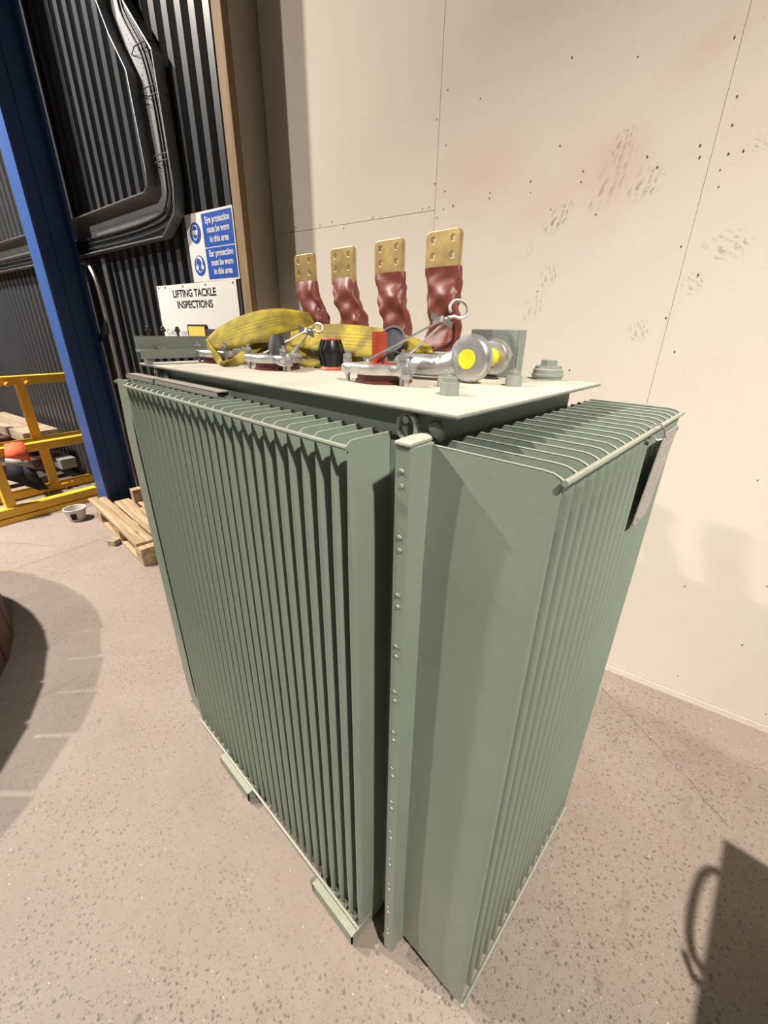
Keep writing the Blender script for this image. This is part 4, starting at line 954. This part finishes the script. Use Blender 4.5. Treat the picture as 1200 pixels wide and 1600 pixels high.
# ================================================================== LOOSE STRUT CHANNELS ON THE FINS
def strut(p, q, label, w_=.034, h_=.014):
    p = V(p); q = V(q); m_ = MB(); d = (q - p).normalized(); sd = V((-d.y, d.x, 0)) * (w_ / 2); u_ = V((0, 0, 1))
    def pl(a_, b_, c_, d_): m_.add([p + a_, p + b_, q + b_, q + a_, p + d_, p + c_, q + c_, q + d_], [(0, 1, 2, 3), (7, 6, 5, 4), (0, 4, 5, 1), (1, 5, 6, 2), (2, 6, 7, 3), (3, 7, 4, 0)])
    t_ = sd.normalized() * .002
    pl(-sd + u_ * h_, sd + u_ * h_, sd + u_ * (h_ - .002), -sd + u_ * (h_ - .002))
    pl(-sd, -sd + t_, -sd + t_ + u_ * h_, -sd + u_ * h_); pl(sd - t_, sd, sd + u_ * h_, sd - t_ + u_ * h_)
    pl(-sd, -sd + t_ * 5, -sd + t_ * 5 + u_ * .002, -sd + u_ * .002); pl(sd - t_ * 5, sd, sd + u_ * .002, sd - t_ * 5 + u_ * .002)
    return tag(m_.build('strut_channel', 'strut', loc=(p + q) / 2), label, 'steel channel')
strut((-0.010, 0.64, 1.4545), (-0.014, 1.005, 1.4545), 'nearer grey steel strut channel lying across the radiator fin tops')
strut((-0.016, 1.015, 1.4545), (-0.022, 1.22, 1.4545), 'farther short strut channel lying end to end on radiator fins')

# ================================================================== CABLE DRUM (left edge) AND TOOL CHEST (right edge)
DC = V((-1.975, 2.66, 0)); DR = 1.443; DH = 0.55
dr = empty('cable_drum', DC); tag(dr, 'large dark brown timber cable drum lying flat at the left edge', 'cable drum')
m_ = MB(); nst = 40
for i in range(nst):
    a0_ = 2 * PI * (i + .04) / nst; a1_ = 2 * PI * (i + .96) / nst
    q = [(DR * math.cos(a0_), DR * math.sin(a0_)), (DR * math.cos(a1_), DR * math.sin(a1_)), ((DR - .03) * math.cos(a1_), (DR - .03) * math.sin(a1_)), ((DR - .03) * math.cos(a0_), (DR - .03) * math.sin(a0_))]
    m_.prism(q, 0.02, DH - .01 - .012 * (i % 3))
m_.v = [p + DC for p in m_.v]; o = m_.build('lagging', 'drumwood', dr)
m_ = MB(); m_.lathe([(DR - .17, .05), (DR - .17, DH - .08)], DC, 48); m_.build('light_block_core', 'drumwood', dr)  # unseen cylinder added inside to stop light through the lagging gaps
for z_, nm in ((.0, 'flange'), (DH - .07, 'flange')):
    m_ = MB(); m_.lathe([(DR - (.04 if z_ == 0 else .15), 0), (DR - (.04 if z_ == 0 else .15), .05)], DC + V((0, 0, z_)), 48); m_.build(nm, 'drumwood', dr)

tc_ = empty('tool_chest', (0.40, -1.05, 0)); tag(tc_, 'black tool chest with tube handle just beyond the right edge', 'tool chest')
m_ = MB(); m_.box((0.0, -1.30, 0.05), (0.75, -0.817, 0.50)); m_.build('body', 'black', tc_, bevel=.008)
m_ = MB(); m_.box((-0.01, -1.31, 0.50), (0.76, -0.810, 0.53)); m_.build('chest_lid', 'black', tc_, bevel=.006)
m_ = MB(); m_.tube(chaikin([(0.40, -.815, .42), (0.40, -.725, .42), (0.68, -.725, .42), (0.68, -.815, .42)], 3), .011, 10); m_.build('handle', 'steel', tc_, smooth=True)
m_ = MB(); m_.tube([(0.40, -.815, .38), (.38, -.73, .36), (.43, -.69, .33)], .009, 8); m_.build('hook', 'steel', tc_, smooth=True)
for x_ in (.06, .69):
    for y_ in (-1.25, -.87):
        m_ = MB(); m_.cyl((x_, y_ - .012, .025), (x_, y_ + .012, .025), .025, 14); m_.build('wheel', 'rubber', tc_, smooth=True)

for o in list(COL.objects):
    for k in ('_w', '_r'):
        if k in o: del o[k]
